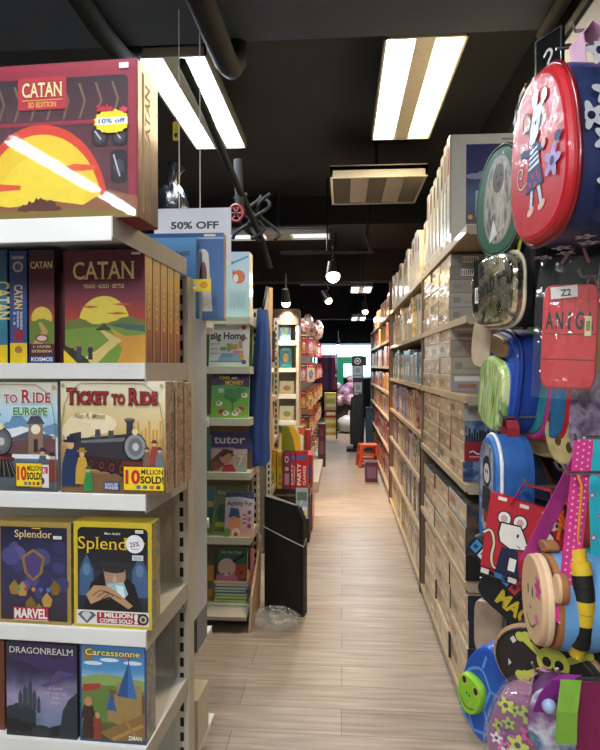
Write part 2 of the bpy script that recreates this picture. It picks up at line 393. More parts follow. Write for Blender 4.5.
# ================================================================ LIGHT FITTINGS
def arealight(name, loc, sx, sy, power, col, parent=None, rot=(0, 0, 0), spread=180):
    l = bpy.data.lights.new(name, 'AREA'); l.shape = 'RECTANGLE'; l.size = sx; l.size_y = sy; l.energy = power; l.color = lin(col)[:3] if isinstance(col, str) else col; l.spread = R(spread)
    o = bpy.data.objects.new(name, l); COL.objects.link(o); o.location = loc; o.rotation_euler = rot
    if parent: o.parent = parent
    return o
GALV = C('#b9b6ac', .35, .5, 0, .04); FRAMEW = C('#c9c4b4', .4, .2)
def troffer(x0, x1, y0, y1, z, label, cols, st, power, rod=True):
    w_, l_ = x1-x0, y1-y0
    r = empty('ceiling_light', ((x0+x1)/2, (y0+y1)/2, z), 0, label, 'ceiling light', 'lit twin-tube ceiling lights over the aisle')
    hx, hy = w_/2, l_/2
    f = MB(); f.box(-hx, hx, -hy, hy, .05, .07, GALV)
    for a, b in ((-hx, -hx+.012), (hx-.012, hx)): f.box(a, b, -hy, hy, 0, .06, FRAMEW)
    for a, b in ((-hy, -hy+.012), (hy-.012, hy)): f.box(-hx, hx, a, b, 0, .06, FRAMEW)
    f.box(-w_*.12, w_*.12, -hy+.012, hy-.012, .004, .05, FRAMEW); f.build('housing', r)
    tw = (hx-.012-w_*.12)/2
    for sg, c in zip((-1, 1), cols):
        cx = sg*(w_*.12+tw)
        t = MB(); t.box(cx-tw*.96, cx+tw*.96, -hy+.015, hy-.015, .02, .03, EM(c, st)); t.build('tube', r)
        g = MB()
        zg = [(-hy+.03+(l_-.06)*k/28, .004 if k % 2 else .018) for k in range(29)]; vs = [(x, y, z) for y, z in zg for x in (cx-tw*.93, cx-tw*.90)]; g.mesh(vs, [(2*i, 2*i+1, 2*i+3, 2*i+2) for i in range(28)], C('#e6e6e0', .3, .4))
        g.build('louvre', r)
    h = MB()
    for sg in (-1, 1): h.tube([(0, sg*hy*.7, .07), (0, sg*hy*.7, (ZC if y0 > 2.8 else 3.1)-z)], .004, STEEL, 6)
    h.build('hanger', r)
    arealight('lamp', (0, 0, -.02), w_, l_, power, cols[1], r)
    return r
troffer(.21, .62, 2.92, 4.22, 3.12, 'lit twin-tube ceiling light to the right over the aisle, one tube warm white', ('#e9f1ff', '#ffe2b0'), 9, 46)
troffer(-1.08, -.70, 2.97, 4.25, 3.10, 'lit cool white twin-tube ceiling light at left above the hanging discount sign', ('#eaf6ff', '#eaf6ff'), 9, 46)
troffer(-1.25, -.13, 6.15, 6.45, 2.90, 'wide dim ceiling light strip lying across the aisle above the spotlights', ('#dfe6ee', '#dfe6ee'), 1.1, 40)
troffer(.13, .45, 8.6, 9.3, 2.66, 'small far lit twin-tube ceiling light above the end of the aisle', ('#f4f8ff', '#f4f8ff'), 8, 40)
troffer(.2, .5, 12.0, 12.9, 2.5, 'faint farthest ceiling light just above the bright far window', ('#f4f8ff', '#f4f8ff'), 8, 45)
# lamps of the same grid behind the photographer
for (bx, by0, by1, bz, pw) in ((-2.5, -3.3, -2.3, 3.08, 40), (-2.5, -2.15, -1.0, 3.08, 42), (-.35, -2.4, -1.0, 3.08, 72), (.75, -2.2, -.9, 3.08, 12), (-.5, .2, 1.0, 3.0, 26)):
    r = empty('batten_light', (bx, (by0+by1)/2, bz), 0, 'bare white fluorescent tube light on the ceiling behind the viewer', 'ceiling light', 'tube lights behind the viewer')
    L_ = by1-by0
    MB().box(-.04, .04, -L_/2, L_/2, .02, (ZC if by0 < -.6 else 3.1)-bz, FRAMEW).build('housing', r)
    t = MB()
    for h_ in (-1, 1): t.tube([(0, h_*.02, 0), (0, h_*(L_/2-.02), 0)], .018, EM('#f4f8ff', 40), 10)
    t.build('tube', r)
    arealight('lamp', (0, 0, -.03), .12, L_, pw, '#f6f8fb', r)
# unlit louvred light panel
z_ = 2.92; pr = empty('louvre_light', (.285, 5.0, 2.99), R(0), 'unlit square louvred ceiling light panel with pale slats above the aisle', 'ceiling light')
WW, LL = .76, .80
MB().box(-WW/2, WW/2, -LL/2, LL/2, .05, .09, GALV).box(-WW/2, -WW/2+.02, -LL/2, LL/2, 0, .06, FRAMEW).box(WW/2-.02, WW/2, -LL/2, LL/2, 0, .06, FRAMEW).box(-WW/2, WW/2, -LL/2, -LL/2+.02, -.01, .08, C('#d8d2c0', .4)).box(-WW/2, WW/2, LL/2-.02, LL/2, 0, .06, FRAMEW).build('housing', pr)
for k in range(5):
    c = -WW/2+.02+(WW-.04)*(k+.5)/5
    g = MB()
    if k % 2: g.box(c-.07, c+.07, -LL/2+.02, LL/2-.02, .012, .02, C('#aaa294', .5))
    else:
        zg = [(-LL/2+.03+(LL-.06)*q/30, .002 if q % 2 else .03) for q in range(31)]; vs = [(x, y, z) for y, z in zg for x in (c-.07, c+.07)]; g.mesh(vs, [(2*i, 2*i+1, 2*i+3, 2*i+2) for i in range(30)], C('#6f6a62', .4, .3))
    g.build('slat_panel', pr)
MB().tube([(0, -.1, .09), (0, -.1, ZC-2.99)], .012, BLACK, 6).build('hanger', pr)
# track with spotlights
def spot(px, py, Y, label, power, aim, glow=6, r=.045):
    p = atY(px, py, Y)
    t = empty('track_spotlight', p, 0, label, 'spotlight', 'warm spotlights above the aisle')
    d = (Vector(aim)-p).normalized(); e = p-p
    MB().tube([e-d*.14, e-d*.02, e], [r*.7, r, r], C('#2a2724', .4, .4), 14).build('lamp_body', t)
    MB().blob(tuple(d*.012), r*.92, EM('#ffd9a0', glow*3)).build('bulb', t)
    MB().tube([e-d*.10, (0, 0, .14), (0, 0, .3)], .01, BLACK, 6).build('bracket', t)
    l = bpy.data.lights.new('lamp', 'SPOT'); l.energy = power; l.color = (1, .72, .42); l.spot_size = R(95); l.spot_blend = .8; l.shadow_soft_size = .05
    o = bpy.data.objects.new('lamp', l); COL.objects.link(o); o.parent = t; o.location = d*.07; o.rotation_euler = d.to_track_quat('-Z', 'Y').to_euler()
spot(333, 275, 6.0, 'brightest round warm spotlight high over the middle of the aisle', 230, (.0, 5.3, 0), 14, .075)
spot(286, 302, 6.2, 'round warm spotlight at left above the white book shelf', 170, (-.55, 6.6, .9), 10, .05)
spot(328, 300, 7.3, 'angled grey tube spotlight below the brightest lamp', 120, (.5, 7.0, 1.2), 3, .05)
spot(365, 311, 8.5, 'small warm spotlight at right near the tall shelf end', 120, (.5, 8.2, .9), 8, .045)
spot(338, 345, 12.5, 'tiny warm spotlight far away just left of centre', 90, (-.2, 12.5, .4), 8, .04)
for (px0, px1, py, Y, lab) in ((280, 375, 253, 6.0, 'black lamp track nearest the viewer across the aisle'), (300, 372, 285, 7.3, 'black lamp track across the aisle behind the brightest spotlight')):
    a, b = atY(px0, py, Y), atY(px1, py, Y); b.z = a.z
    q = MB().tube([a, b], .02, DARKM, 8); q.tube([(a+b)/2, Vector(((a+b).x/2, Y, ZC-.0))], .008, DARKM, 6)
    tag(q.build('lamp_track'), lab, 'lamp track')
# pipes and cable bundles under the ceiling
PIPE = C('#0c0d0f', .85, var=.1, scale=6)
def pipe(pts, r, lab, name='ceiling_pipe'): return tag(MB().tube(pts, r, PIPE, 12).build(name), lab, 'pipe')
pipe([atZ(60, -30, 3.03), atZ(100, 30, 3.03), atZ(124, 58, 3.03), atZ(126, 60, 3.03)+Vector((.01, .04, .02)), atZ(126, 60, 3.03)+Vector((.02, .06, .1))], .045, 'black ceiling pipe at upper left, left of the thick elbow pipe')
g0 = atZ(196, -12, 2.93); g1 = atZ(226, 62, 2.93)
pipe([g0, g0+(g1-g0)*.5, g1, g1+Vector((.012, .07, .01)), g1+Vector((.02, .14, .08)), g1+Vector((.02, .16, .17))], .055, 'thick black ceiling pipe with an elbow, top centre left')
pipe([atY(182, 62, 2.7), atY(205, 110, 3.1), atY(228, 165, 3.6), atY(242, 195, 3.9), atY(262, 240, 4.4), atY(270, 268, 4.5)], .022, 'long thin black pipe sloping down beside the left ceiling light', 'conduit_pipe')
pipe([atY(238, 160, 3.9), atY(240, 215, 3.9)], .03, 'short black drop pipe above the hanging discount sign', 'drop_pipe')
pipe([atY(360, 190, 5.6), atY(370, 205, 5.6), atY(366, 235, 5.6), atY(371, 252, 5.6)], .016, 'thin black cable dropping from the unlit louvred panel', 'hanging_cable')
pipe([Vector((-3.1, 2.88, 3.18)), Vector((1.1, 2.88, 3.18))], .02, 'thin black conduit running across the ceiling edge', 'conduit_pipe')
pipe([Vector((.93, 2.8, 3.04)), Vector((.93, 1.2, 3.04)), Vector((.93, .6, 3.04))], .03, 'black pipe along the ceiling above the hanging bags at right')
mb = MB(); rn = random.Random(3)
for k in range(6):
    c = atY(258+rn.uniform(-14, 10), 215, 4.3); ph = rn.random()*6
    mb.tube([c+Vector((.08*math.sin(ph+t*.45), .06*math.cos(ph+t*.4), .14-.025*t)) for t in range(14)], .014, PIPE, 6)
tag(mb.build('cable_bundle'), 'tangled bundle of thick black cables by the red valve wheel', 'cable bundle')
# red valve
p = atY(236, 213, 3.85); v = empty('valve_wheel', p, 0, 'red round valve wheel under a black drop pipe', 'valve')
MB().tube([(.045*math.cos(t*math.pi/8), 0, .055*math.sin(t*math.pi/8)) for t in range(16)], .009, C('#7a222a', .6), 8, closed=True).build('wheel', v)
mb = MB()
for k in range(3): mb.tube([(-.045*math.cos(k*1.05), 0, -.05*math.sin(k*1.05)), (.045*math.cos(k*1.05), 0, .05*math.sin(k*1.05))], .006, C('#7d2a30', .5), 6)
mb.build('spoke', v); MB().tube([(0, .05, 0), (0, -.02, 0)], .014, DARKM, 8).build('stem', v)
# yellow tag by the light
p = atY(176, 131, 3.0); t = empty('hanging_tag', p, 0, 'small yellow tag dangling beside the left ceiling light', 'tag')
a = Art(.034, .1, (-.017, 0, -.05)); a.rrect(0, 0, .034, .1, .008, C('#e8cf2c', .5)); a.ell(.017, .03, .01, .012, C('#3a3520', .6)); a.build('card', t)
MB().tube([(0, 0, .05), (0, 0, .25)], .0015, STEEL, 5).build('string', t)
# 50% OFF sign on two strings
a0, a1 = atY(154, 209, 2.42), atY(231, 209, 2.42); W_ = a1.x-a0.x; H_ = W_*.72
s = empty('discount_sign', (a0.x, 2.42, a0.z-H_), 0, 'white hanging card sign reading 50% OFF on two strings', 'sign')
b = MB().box(0, W_, 0, .003, 0, H_, C('#dde3ee', .4, coat=.5, var=.02)); b.build('card', s)
a = Art(W_, H_, (0, 0, 0)); a.text('50% OFF', W_*.53, H_*.64, W_*.085, C('#3b414b', .6), W_*.62, .05, align='c'); a.build('lettering', s)
for fx in (.33, .6):
    MB().tube([(W_*fx, .002, H_*.985), (W_*fx, .002, 3.0-a0.z+H_)], .0022, PAPER, 5).build('string', s)
# ================================================================ NEAR LEFT DISPLAY UNIT
ZS = [atA(100, y, d)[1] for y, d in ((217, -.2), (363, 0), (493.5, 0), (628, 0), (742.5, 0))]
ua = empty('display_shelf', A2W(0, 0, 0), -TH, 'near cream metal shelf unit at left, full of boxed games, with slotted post', 'shelf unit')
WL = 1.3
def board(z, d0, d1, lip, a1=0.0, a0=-WL, back=False):
    m = MB().box(a0, a1, d0, d1, z-.016, z, WHITE)
    dd = (d1, d1+.008) if back else (d0-.008, d0)
    m.box(a0, a1, dd[0], dd[1], z-lip, z, WHITE); return m
DEP = .355
for i, z in enumerate(ZS):
    d0 = -.2 if i == 0 else 0
    sb = board(z, d0, DEP, .058 if i == 0 else .044).build('shelf_board', ua, bevel=.002)
    # end bracket: deeper towards the post
    br = MB(); lo = [(0, d0-.008, z-.05), (.003, d0-.008, z-.05), (.003, DEP, z-.055), (0, DEP, z-.055)]
    hi = [(0, d0-.008, z+.001), (.003, d0-.008, z+.001), (.003, DEP, z+.002), (0, DEP, z+.002)]
    br.hull(lo, hi, BEIGE); br.build('shelf_bracket', ua)
for zz in (ZS[0]-.18,): pass
sb = board(.14, -.05, DEP, .1).build('base_deck', ua)
for k, (z, aend) in enumerate(((1.665, .0), (1.30, -.02), (.90, -.02), (.47, -.01), (.12, .0))):
    board(z, DEP+.06, DEP+.34, .04, aend, back=True).build('rear_shelf_board', ua)
def post(mb, x0, x1, y0, y1, z0, z1, step=.0508, face=True, slotside=None):
    mb.box(x0, x1, y0, y1, z0, z1, C('#c4bcaa', .45, 0, .05, .03, 8, 0))
    z = z0+.03
    while z < z1-.04:
        if face: mb.box((x0+x1)/2-.0065, (x0+x1)/2+.0065, y0-.0006, y0+.002, z, z+.03, SLOT)
        if slotside: mb.box(x1-.002, x1+.0006, (y0+y1)/2-.010, (y0+y1)/2+.010, z, z+.03, SLOT)
        z += step
    return mb
post(MB(), -.042, .006, DEP, DEP+.06, 0, 1.80).build('slotted_post', ua)
post(MB(), -1.34, -1.30, DEP, DEP+.06, 0, 1.80).build('slotted_post', ua)
bp = MB().box(-1.3, -.042, DEP+.025, DEP+.035, .1, 1.80, BEIGE)
bp.build('back_panel', ua)
INKB = C('#50545c', .6)
# white corrugated end panel on the far side
y0z, y1z = atA(202, 605, DEP+.2)[1], atA(202, 287, DEP+.2)[1]
ep = MB(); n = 22
vs = []
for i in range(n+1):
    d = DEP+.062+.165*i/n; vs += [(.004+.003*(i % 2), d, y0z), (.004+.003*(i % 2), d, y1z)]
ep.mesh(vs, [(2*i, 2*i+2, 2*i+3, 2*i+1) for i in range(n)], C('#dcdcd8', .5, var=.04, scale=12)); ep.box(-.004, .003, DEP+.062, DEP+.227, y0z, y1z, WHITE); ep.build('end_panel', ua)
tk = MB().box(-.03, .07, DEP+.055, DEP+.058, 0, .042, C('#e9d23a', .5)); a = Art(.10, .042, (-.03, DEP+.055, 0)); a.rect(.004, .008, .05, .026, PAPER); a.rect(.006, .012, .03, .016, INKB); a.rect(.006, .019, .045, .022, INKB); a.ell(.075, .022, .014, .012, C('#d99a2c', .5))
q = tk.build('price_ticket', ua); q.location.z = y1z-.035; q2 = a.build('lettering', q)

# ---------------------------------------------------------------- a boxed game with printed faces
def place(name, label, cat, a, d, z, rz=0, group=None):
    return empty(name, A2W(a, d, z), -TH+rz, label, cat, group)
def carton(r, w, t, h, ms, mb_=None, name='carton', lid=True, y0=0):
    b = MB().box(0, w, y0, y0+t, 0, h, mb_ or ms, ms=ms)
    return b.build(name, r, bevel=.0025)
def side_art(r, w, t, h, fn, y0=0):
    a = Art(t, h, (w, y0, 0), (0, 1, 0), (0, 0, 1), (1, 0, 0)); fn(a, t, h); return a.build('side_print', r)
DRED = '#6d1a2c'; GOLD = PR('#e0b04a'); CREAMT = PR('#efd79a'); YEL = PR('#f2d21f'); INK = PR('#15131a'); WHT = PR('#eeeeea')

def rectA(px0, py0, px1, py1, d):
    a0, z1 = atA(px0, py0, d); a1, z0 = atA(px1, py1, d); return a0, a1, z0, z1
def sticker(r, x, z, w, h, m=PAPER, lines=2, y=0, name='price_sticker'):
    a = Art(w, h, (x, y-.0055, z)); a.rect(0, 0, w, h, m)
    for k in range(lines): a.rect(w*.12, h*(.25+.32*k), w*.86, h*(.36+.32*k), PR('#8c8c90'))
    return a.build(name, r)

# --- big 3-D edition box on the top shelf
PR_ = PR
def PR(c, var=.05): return C(c, .6, 0, 0, var, 40, 0, 'printed_card')
d_ = -.19; a0, a1, z0, z1 = rectA(-110, 66, 138, 209, d_)
W_, H_, T_ = a1-a0, z1-z0, .135
r = place('game_box', 'large shrink-wrapped red game box with huge yellow sun on the top left shelf', 'board game', a0, d_, ZS[0])
carton(r, W_, T_, H_, BUSY(('#3c1416', '#5e2018', '#8a4a24', '#4a181a', '#7a3020'), 14, .15, .5, (1, 3, .5), 0), PR('#7d1c30'))
vx = lambda px: W_*(px+110)/248.0
vy = lambda py: H_*(209-py)/143.0
a = Art(W_, H_)
a.rect(.004, .004, W_-.004, H_-.004, PR('#8e2238'))
a.rrect(vx(-100), vy(205), vx(129), vy(80), .012, GRAD(((0, '#3a2818'), (.35, '#5b2030'), (.65, '#4a1b2c'), (1, '#1d1420')), H_, 0, 0))
for k in range(14):                                             # dark tray pockets with pale chevrons
    x = vx(-95+k*16); a.pg([(x, vy(118)), (x+.014, vy(102)), (x, vy(86)), (x+.006, vy(86)), (x+.02, vy(102)), (x+.006, vy(118))], PR('#6f5a44'))
a.rect(vx(-96), vy(123), vx(126), vy(119.5), PR('#93283c'))
for x0, x1, y0, y1 in ((112, 128, 178, 148), (94, 110, 144, 126), (113, 128, 144, 126)):
    a.rrect(vx(x0), vy(y0), vx(x1), vy(y1), .012, PR('#20161f')); a.ell(vx((x0+x1)/2), vy((y0+y1)/2), .014, .018, PR('#3c3a45')); a.line([(vx(x0+3), vy(y1+4)), (vx(x0+9), vy(y0-6))], .004, PR('#b9bcc8'))
a.ell(vx(44), vy(199), vx(44)-vx(-21), vy(122)-vy(199), PR('#d4402c'), 48)
a.ell(vx(44), vy(199), vx(44)-vx(-15), vy(131)-vy(199), PR('#eccb34'), 48)
a.ell(vx(44), vy(199), vx(44)-vx(0), vy(150)-vy(199), PR('#f0d83e'), 48)
for x0, x1, y in ((56, 98, 163), (-20, 24, 179)): a.pg([(vx(x0), vy(y+1)), (vx((x0+x1)/2), vy(y-4)), (vx(x1), vy(y-2)), (vx(x1), vy(y+2)), (vx((x0+x1)/2), vy(y+3))], PR('#dd5a34'))
a.ridge([(vx(-110), vy(196)), (vx(-20), vy(192)), (vx(12), vy(197)), (vx(50), vy(192)), (vx(85), vy(196)), (vx(110), vy(184)), (vx(139), vy(190))], vy(208), PR('#8d5a38'), 5, .002, 2)
a.ridge([(vx(20), vy(199)), (vx(30), vy(193)), (vx(44), vy(190)), (vx(56), vy(193)), (vx(64), vy(199))], vy(203), PR('#5b2a20'), 6, .006, 3)
a.ridge([(vx(-110), vy(203)), (vx(20), vy(201)), (vx(80), vy(200)), (vx(139), vy(202))], vy(209), PR('#7f6a2c'), 8, .003, 4)
a.rrect(vx(22), vy(108.5), vx(70), vy(79), .008, PR('#b02a3c')); 
a.text('CATAN', vx(46), vy(96.5), vy(84)-vy(96.5), CREAMT, vx(66)-vx(26), .03, True, 'c', edge=PR('#5b1420'), ew=.07)
a.rect(vx(26), vy(100), vx(66), vy(99.3), GOLD); a.text('3D EDITION', vx(46), vy(106), vy(101.5)-vy(106), GOLD, vx(60)-vx(32), .03, True, 'c')
a.rect(vx(121), vy(75), vx(130), vy(70), PAPER)
a.build('printed_cover', r)
side_art(r, W_, T_, H_, lambda s, t, h: s.text('CATAN', t*.58, h*.45, t*.22, PR('#c9a23e'), h*.45, .03, True, 'l', 90).rect(t*.2, .02, t*.3, h-.02, PR('#b98a5a')))
fw = Art(W_-.006, H_-.006, (.003, -.0085, .003)); fw.rect(0, 0, W_, H_, FILM(.031, .03, .0, .01)); fw.build('shrink_wrap', r)
st = Art(.09, .07, (vx(95), -.0055, vy(133))); st.burst(.05, .027, .046, .03, PR('#f0d81e'), 16, .9)
st.rrect(.012, .02, .088, .037, .003, PR('#dfe9ee')); st.text('10% off', .05, .0235, .010, PR('#26418f'), .066, .03, False, 'c')
st.text('Sale', .012, .053, .014, PR('#c02338'), .042, .07, edge=PR('#2a1014'), ew=.09)
st.pg([(.066, .052), (.078, .062), (.09, .056), (.086, .046)], PR('#c8324a')); st.build('sale_sticker', r)

PR = PR_
# --- row on the second shelf
def sunset(a, W, H, sun=True, seed=1):
    a.rect(0, 0, W, H, GRAD(((0, '#3c5a22'), (.36, '#c9702c'), (.46, '#b33a2c'), (.62, '#7d2034'), (1, '#5f1a34')), H))
    a.ell(W*.5, H*.36, W*.31, W*.31, PR('#f0dc50'), 40)
    for x0, x1, y in ((.52, .8, .44), (.2, .45, .5), (.6, .86, .52)): a.pg([(W*x0, H*y), (W*(x0+x1)/2, H*(y+.012)), (W*x1, H*y), (W*(x0+x1)/2, H*(y-.012))], PR('#c85a34'))
    a.ridge([(0, H*.36), (W*.2, H*.40), (W*.4, H*.34), (W*.62, H*.37), (W*.8, H*.42), (W, H*.36)], 0, PR('#6f7f3c'), 5, H*.006, seed)
    a.ridge([(W*.4, H*.32), (W*.7, H*.35), (W, H*.33)], 0, PR('#3f6a5c'), 5, H*.005, seed+1)
    a.ridge([(0, H*.30), (W*.4, H*.325), (W*.56, H*.33), (W, H*.27)], 0, PR('#7da03c'), 6, H*.006, seed+2)
    a.ridge([(W*.4, H*.31), (W*.5, H*.345), (W*.58, H*.31)], H*.29, PR('#3c4a22'), 6, H*.01, seed+3)
    a.pg([(W*.58, H*.31), (W*.75, H*.24), (W, H*.25), (W, 0), (W*.66, 0), (W*.72, H*.12)], PR('#d9a23a'))
    a.pg([(W*.45, H*.29), (W*.5, H*.29), (W*.72, H*.2), (W*.55, H*.1), (W*.42, 0), (W*.14, 0), (W*.4, H*.11), (W*.56, H*.2)], PR('#e5d080'))
    a.ridge([(0, H*.16), (W*.2, H*.08), (W*.34, 0)], 0, PR('#2d3a1c'), 6, H*.01, seed+4)
def folk(a, x, y, h, c):
    a.pg([(x-h*.16, y), (x+h*.16, y), (x+h*.13, y+h*.55), (x+h*.2, y+h*.5), (x+h*.12, y+h*.8), (x-h*.12, y+h*.8), (x-h*.2, y+h*.45), (x-h*.12, y+h*.5)], c); a.ell(x, y+h*.9, h*.1, h*.12, PR('#b98a64'), 12)
a0, a1, z0, z1 = rectA(63, 251, 146.5, 362, 0); W_, H_ = a1-a0, z1-ZS[1]
for k in range(5):
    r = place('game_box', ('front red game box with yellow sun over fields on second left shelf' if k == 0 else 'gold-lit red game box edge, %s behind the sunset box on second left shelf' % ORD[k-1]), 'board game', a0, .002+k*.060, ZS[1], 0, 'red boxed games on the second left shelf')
    carton(r, W_-.004, .056, H_-.006*(k % 2), GRAD(((0, '#8c4a4c'), (.3, '#b0602c'), (.6, '#dca048'), (1, '#ecc46a')), H_, .6, .4), PR('#74203a'))  # gold light on the red sides is painted in, brighter upwards
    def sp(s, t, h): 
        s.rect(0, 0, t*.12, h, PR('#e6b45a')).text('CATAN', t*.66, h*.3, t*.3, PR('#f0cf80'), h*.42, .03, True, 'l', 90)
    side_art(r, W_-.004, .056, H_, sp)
    if k == 0:
        a = Art(W_-.004, H_); sunset(a, W_-.004, H_); w_ = W_-.004
        for x, hh, c in ((.10, .13, '#3a2420'), (.19, .15, '#4a3a5c'), (.33, .14, '#2c2a30')): folk(a, w_*x, H_*.03, H_*hh, PR(c))
        a.rect(0, 0, .004, H_, PR('#3f1224')); a.pg([(0, 0), (w_*.17, 0), (0, H_*.12)], YEL)
        a.text('CATAN', w_*.5, H_*.745, H_*.15, CREAMT, w_*.76, .02, True, 'c', edge=PR('#4a1020'), ew=.06)
        a.text('TRADE · BUILD · SETTLE', w_*.5, H_*.665, H_*.032, CREAMT, w_*.5, .03, True, 'c')
        a.rect(w_*.84, H_*.955, w_*.95, H_*.975, PAPER); a.build('printed_cover', r)
def spine(px0, px1, py0, col, fn, label, t=.26, d=0.0, nm='game_box'):
    a0, a1, z0, z1 = rectA(px0, py0, px1, 362, d); w, h = a1-a0, z1-ZS[1]
    r = place(nm, label, 'board game', a0, d+.004, ZS[1]); carton(r, w-.002, t, h, PR(col))
    a = Art(w-.002, h); fn(a, w-.002, h); a.build('printed_spine', r); return r
def sp1(a, w, h):
    a.rect(0, 0, w, h, GRAD(((0, '#2a6a8c'), (.5, '#3f93a8'), (1, '#274a74')), h)); a.rect(0, 0, w, h*.16, YEL); a.text('CATAN', w*.66, h*.72, w*.4, CREAMT, h*.34, .03, True, 'l', -90)
spine(-26, 7.5, 250, '#274a74', sp1, 'teal and blue game box spine at the left frame edge on second left shelf')
def sp2(a, w, h):
    a.rect(0, 0, w, h, GRAD(((0, '#3a58a0'), (.4, '#2f5590'), (.7, '#3a4a86'), (1, '#35457f')), h)); a.rect(0, 0, w, h*.18, YEL)
    a.ell(w*.5, h*.86, w*.3, w*.3, PR('#c9b27a'), 20); a.ell(w*.5, h*.86, w*.2, w*.2, PR('#4a5a94'), 20)
    a.text('CATAN', w*.28, h*.70, w*.46, CREAMT, h*.22, .03, True, 'l', -90)
    for k in range(3): a.text(('SEAFARERS', 'EXTENSION', '5 - 6')[k], w*(.62-.2*k), h*.46, w*.12, WHT, h*(.16-.02*k), .03, True, 'l', -90)
    a.rect(w*.25, h*.2, w*.8, h*.3, PR('#9c2a3a')); a.ell(w*.5, h*.12, w*.22, w*.2, PR('#b07a3a')); a.text('CATAN', w*.5, h*.93, w*.14, CREAMT, w*.7, .03, True, 'c')
spine(8.5, 27, 251, '#35457f', sp2, 'narrow blue game box spine with yellow foot on second left shelf')
def sp3(a, w, h):
    a.rect(0, 0, w, h, GRAD(((0, '#2a2433'), (.32, '#55702c'), (.42, '#b5522c'), (.6, '#6a2034'), (1, '#3c1a2c')), h))
    a.ell(w*.5, h*.40, w*.42, w*.42, PR('#e8d04c'), 26); a.ridge([(0, h*.36), (w*.5, h*.40), (w, h*.37)], h*.16, PR('#6f8a38'), 6, .004, 7)
    a.pg([(w*.35, h*.36), (w*.5, h*.36), (w*.75, h*.28), (w*.5, h*.16), (w*.1, h*.16), (w*.5, h*.28)], PR('#c9a860'))
    a.rect(0, 0, w, h*.17, PR('#5a1c2c')); a.ell(w*.5, h*.22, w*.26, w*.15, PR('#8c2438')); a.ell(w*.5, h*.22, w*.2, w*.1, PR('#e4d2c4')); 
    a.text('CATAN', w*.5, h*.84, w*.24, CREAMT, w*.88, .02, True, 'c'); a.text('5 - 6 PLAYERS', w*.5, h*.135, w*.09, CREAMT, w*.7, .03, True, 'c'); a.text('EXTENSION', w*.5, h*.095, w*.09, CREAMT, w*.8, .03, True, 'c')
    a.rect(0, 0, w, h*.065, PR('#27427f')); a.text('KOSMOS', w*.5, h*.018, h*.032, WHT, w*.86, .05, False, 'c')
spine(28, 54.5, 250, '#3c1a2c', sp3, 'dark red narrow sunset game box with blue maker strip beside the sunset box')
b = MB().box(0, .03, 0, .2, 0, .255, PR('#4a1428')); rr = atA(56, 300, .03); o = b.build('game_box'); o.location = A2W(rr[0], .03, ZS[1]); o.rotation_euler.z = -TH
tag(o, 'plain dark maroon box edge in shadow left of the sunset box', 'board game')

# --- trains, third shelf
def train(a, x, y, s, body='#2a2830', face='#9ea3a4'):
    """three-quarter view steam engine; (x,y) front wheel foot, s = boiler face radius"""
    K = PR(body); G = PR(face); D = PR('#191619')
    a.pg([(x-4.6*s, y+1.0*s), (x-.2*s, y+.2*s), (x+1.3*s, y+.5*s), (x+1.4*s, y+1.6*s), (x-4.6*s, y+2.0*s)], PR('#3a1c1c'))
    for k in range(5): a.ell(x-(.6+.85*k)*s, y+(.75+.14*k)*s, (.42-.03*k)*s, (.62-.05*k)*s, D, 18); a.ell(x-(.6+.85*k)*s, y+(.75+.14*k)*s, (.25-.02*k)*s, (.4-.04*k)*s, PR('#7a2a24'), 18); a.ell(x-(.6+.85*k)*s, y+(.75+.14*k)*s, (.12)*s, (.2)*s, D, 12)
    a.pg([(x-4.8*s, y+1.9*s), (x+.1*s, y+1.5*s), (x+.1*s, y+3.6*s), (x-4.8*s, y+3.1*s)], K)
    a.pg([(x-4.7*s, y+2.75*s), (x, y+3.0*s), (x, y+3.3*s), (x-4.7*s, y+2.95*s)], PR('#6e7278'))
    a.pg([(x-4.9*s, y+1.9*s), (x-4.0*s, y+1.85*s), (x-4.0*s, y+3.7*s), (x-5.0*s, y+3.5*s)], PR('#35323a'))
    for k, hh in ((-2.6, .5), (-1.5, .42)): a.pg([(x+(k-.25)*s, y+3.2*s), (x+(k+.25)*s, y+3.2*s), (x+(k+.2)*s, y+(3.4+hh)*s), (x+(k-.2)*s, y+(3.4+hh)*s)], PR('#4d4a50'))
    a.pg([(x-.25*s, y+3.3*s), (x+.35*s, y+3.4*s), (x+.3*s, y+4.4*s), (x+.5*s, y+4.7*s), (x-.4*s, y+4.7*s), (x-.2*s, y+4.4*s)], K); a.ell(x+.05*s, y+4.72*s, .45*s, .1*s, PR('#6b6a6e'))
    a.ell(x+.45*s, y+2.55*s, .98*s, 1.12*s, D, 30); a.ell(x+.5*s, y+2.55*s, .86*s, 1.0*s, G, 30); a.ell(x+.52*s, y+2.55*s, .6*s, .72*s, PR('#6b7074'), 26); a.ell(x+.54*s, y+2.55*s, .26*s, .32*s, PR('#c4c9c8'), 18)
    a.ell(x+.5*s, y+3.75*s, .26*s, .26*s, PR('#e8d9a0'), 16)
    a.pg([(x-.6*s, y+1.45*s), (x+1.6*s, y+1.3*s), (x+1.6*s, y+1.0*s), (x-.6*s, y+1.1*s)], PR('#6a2a22'))
    a.pg([(x-.7*s, y-.25*s), (x+1.9*s, y-.25*s), (x+1.3*s, y+1.05*s), (x-.2*s, y+1.1*s)], D)
    for k in range(6): a.line([(x+(-.6+.46*k)*s, y-.22*s), (x+(-.1+.26*k)*s, y+1.0*s)], .07*s, PR('#7a746c'))
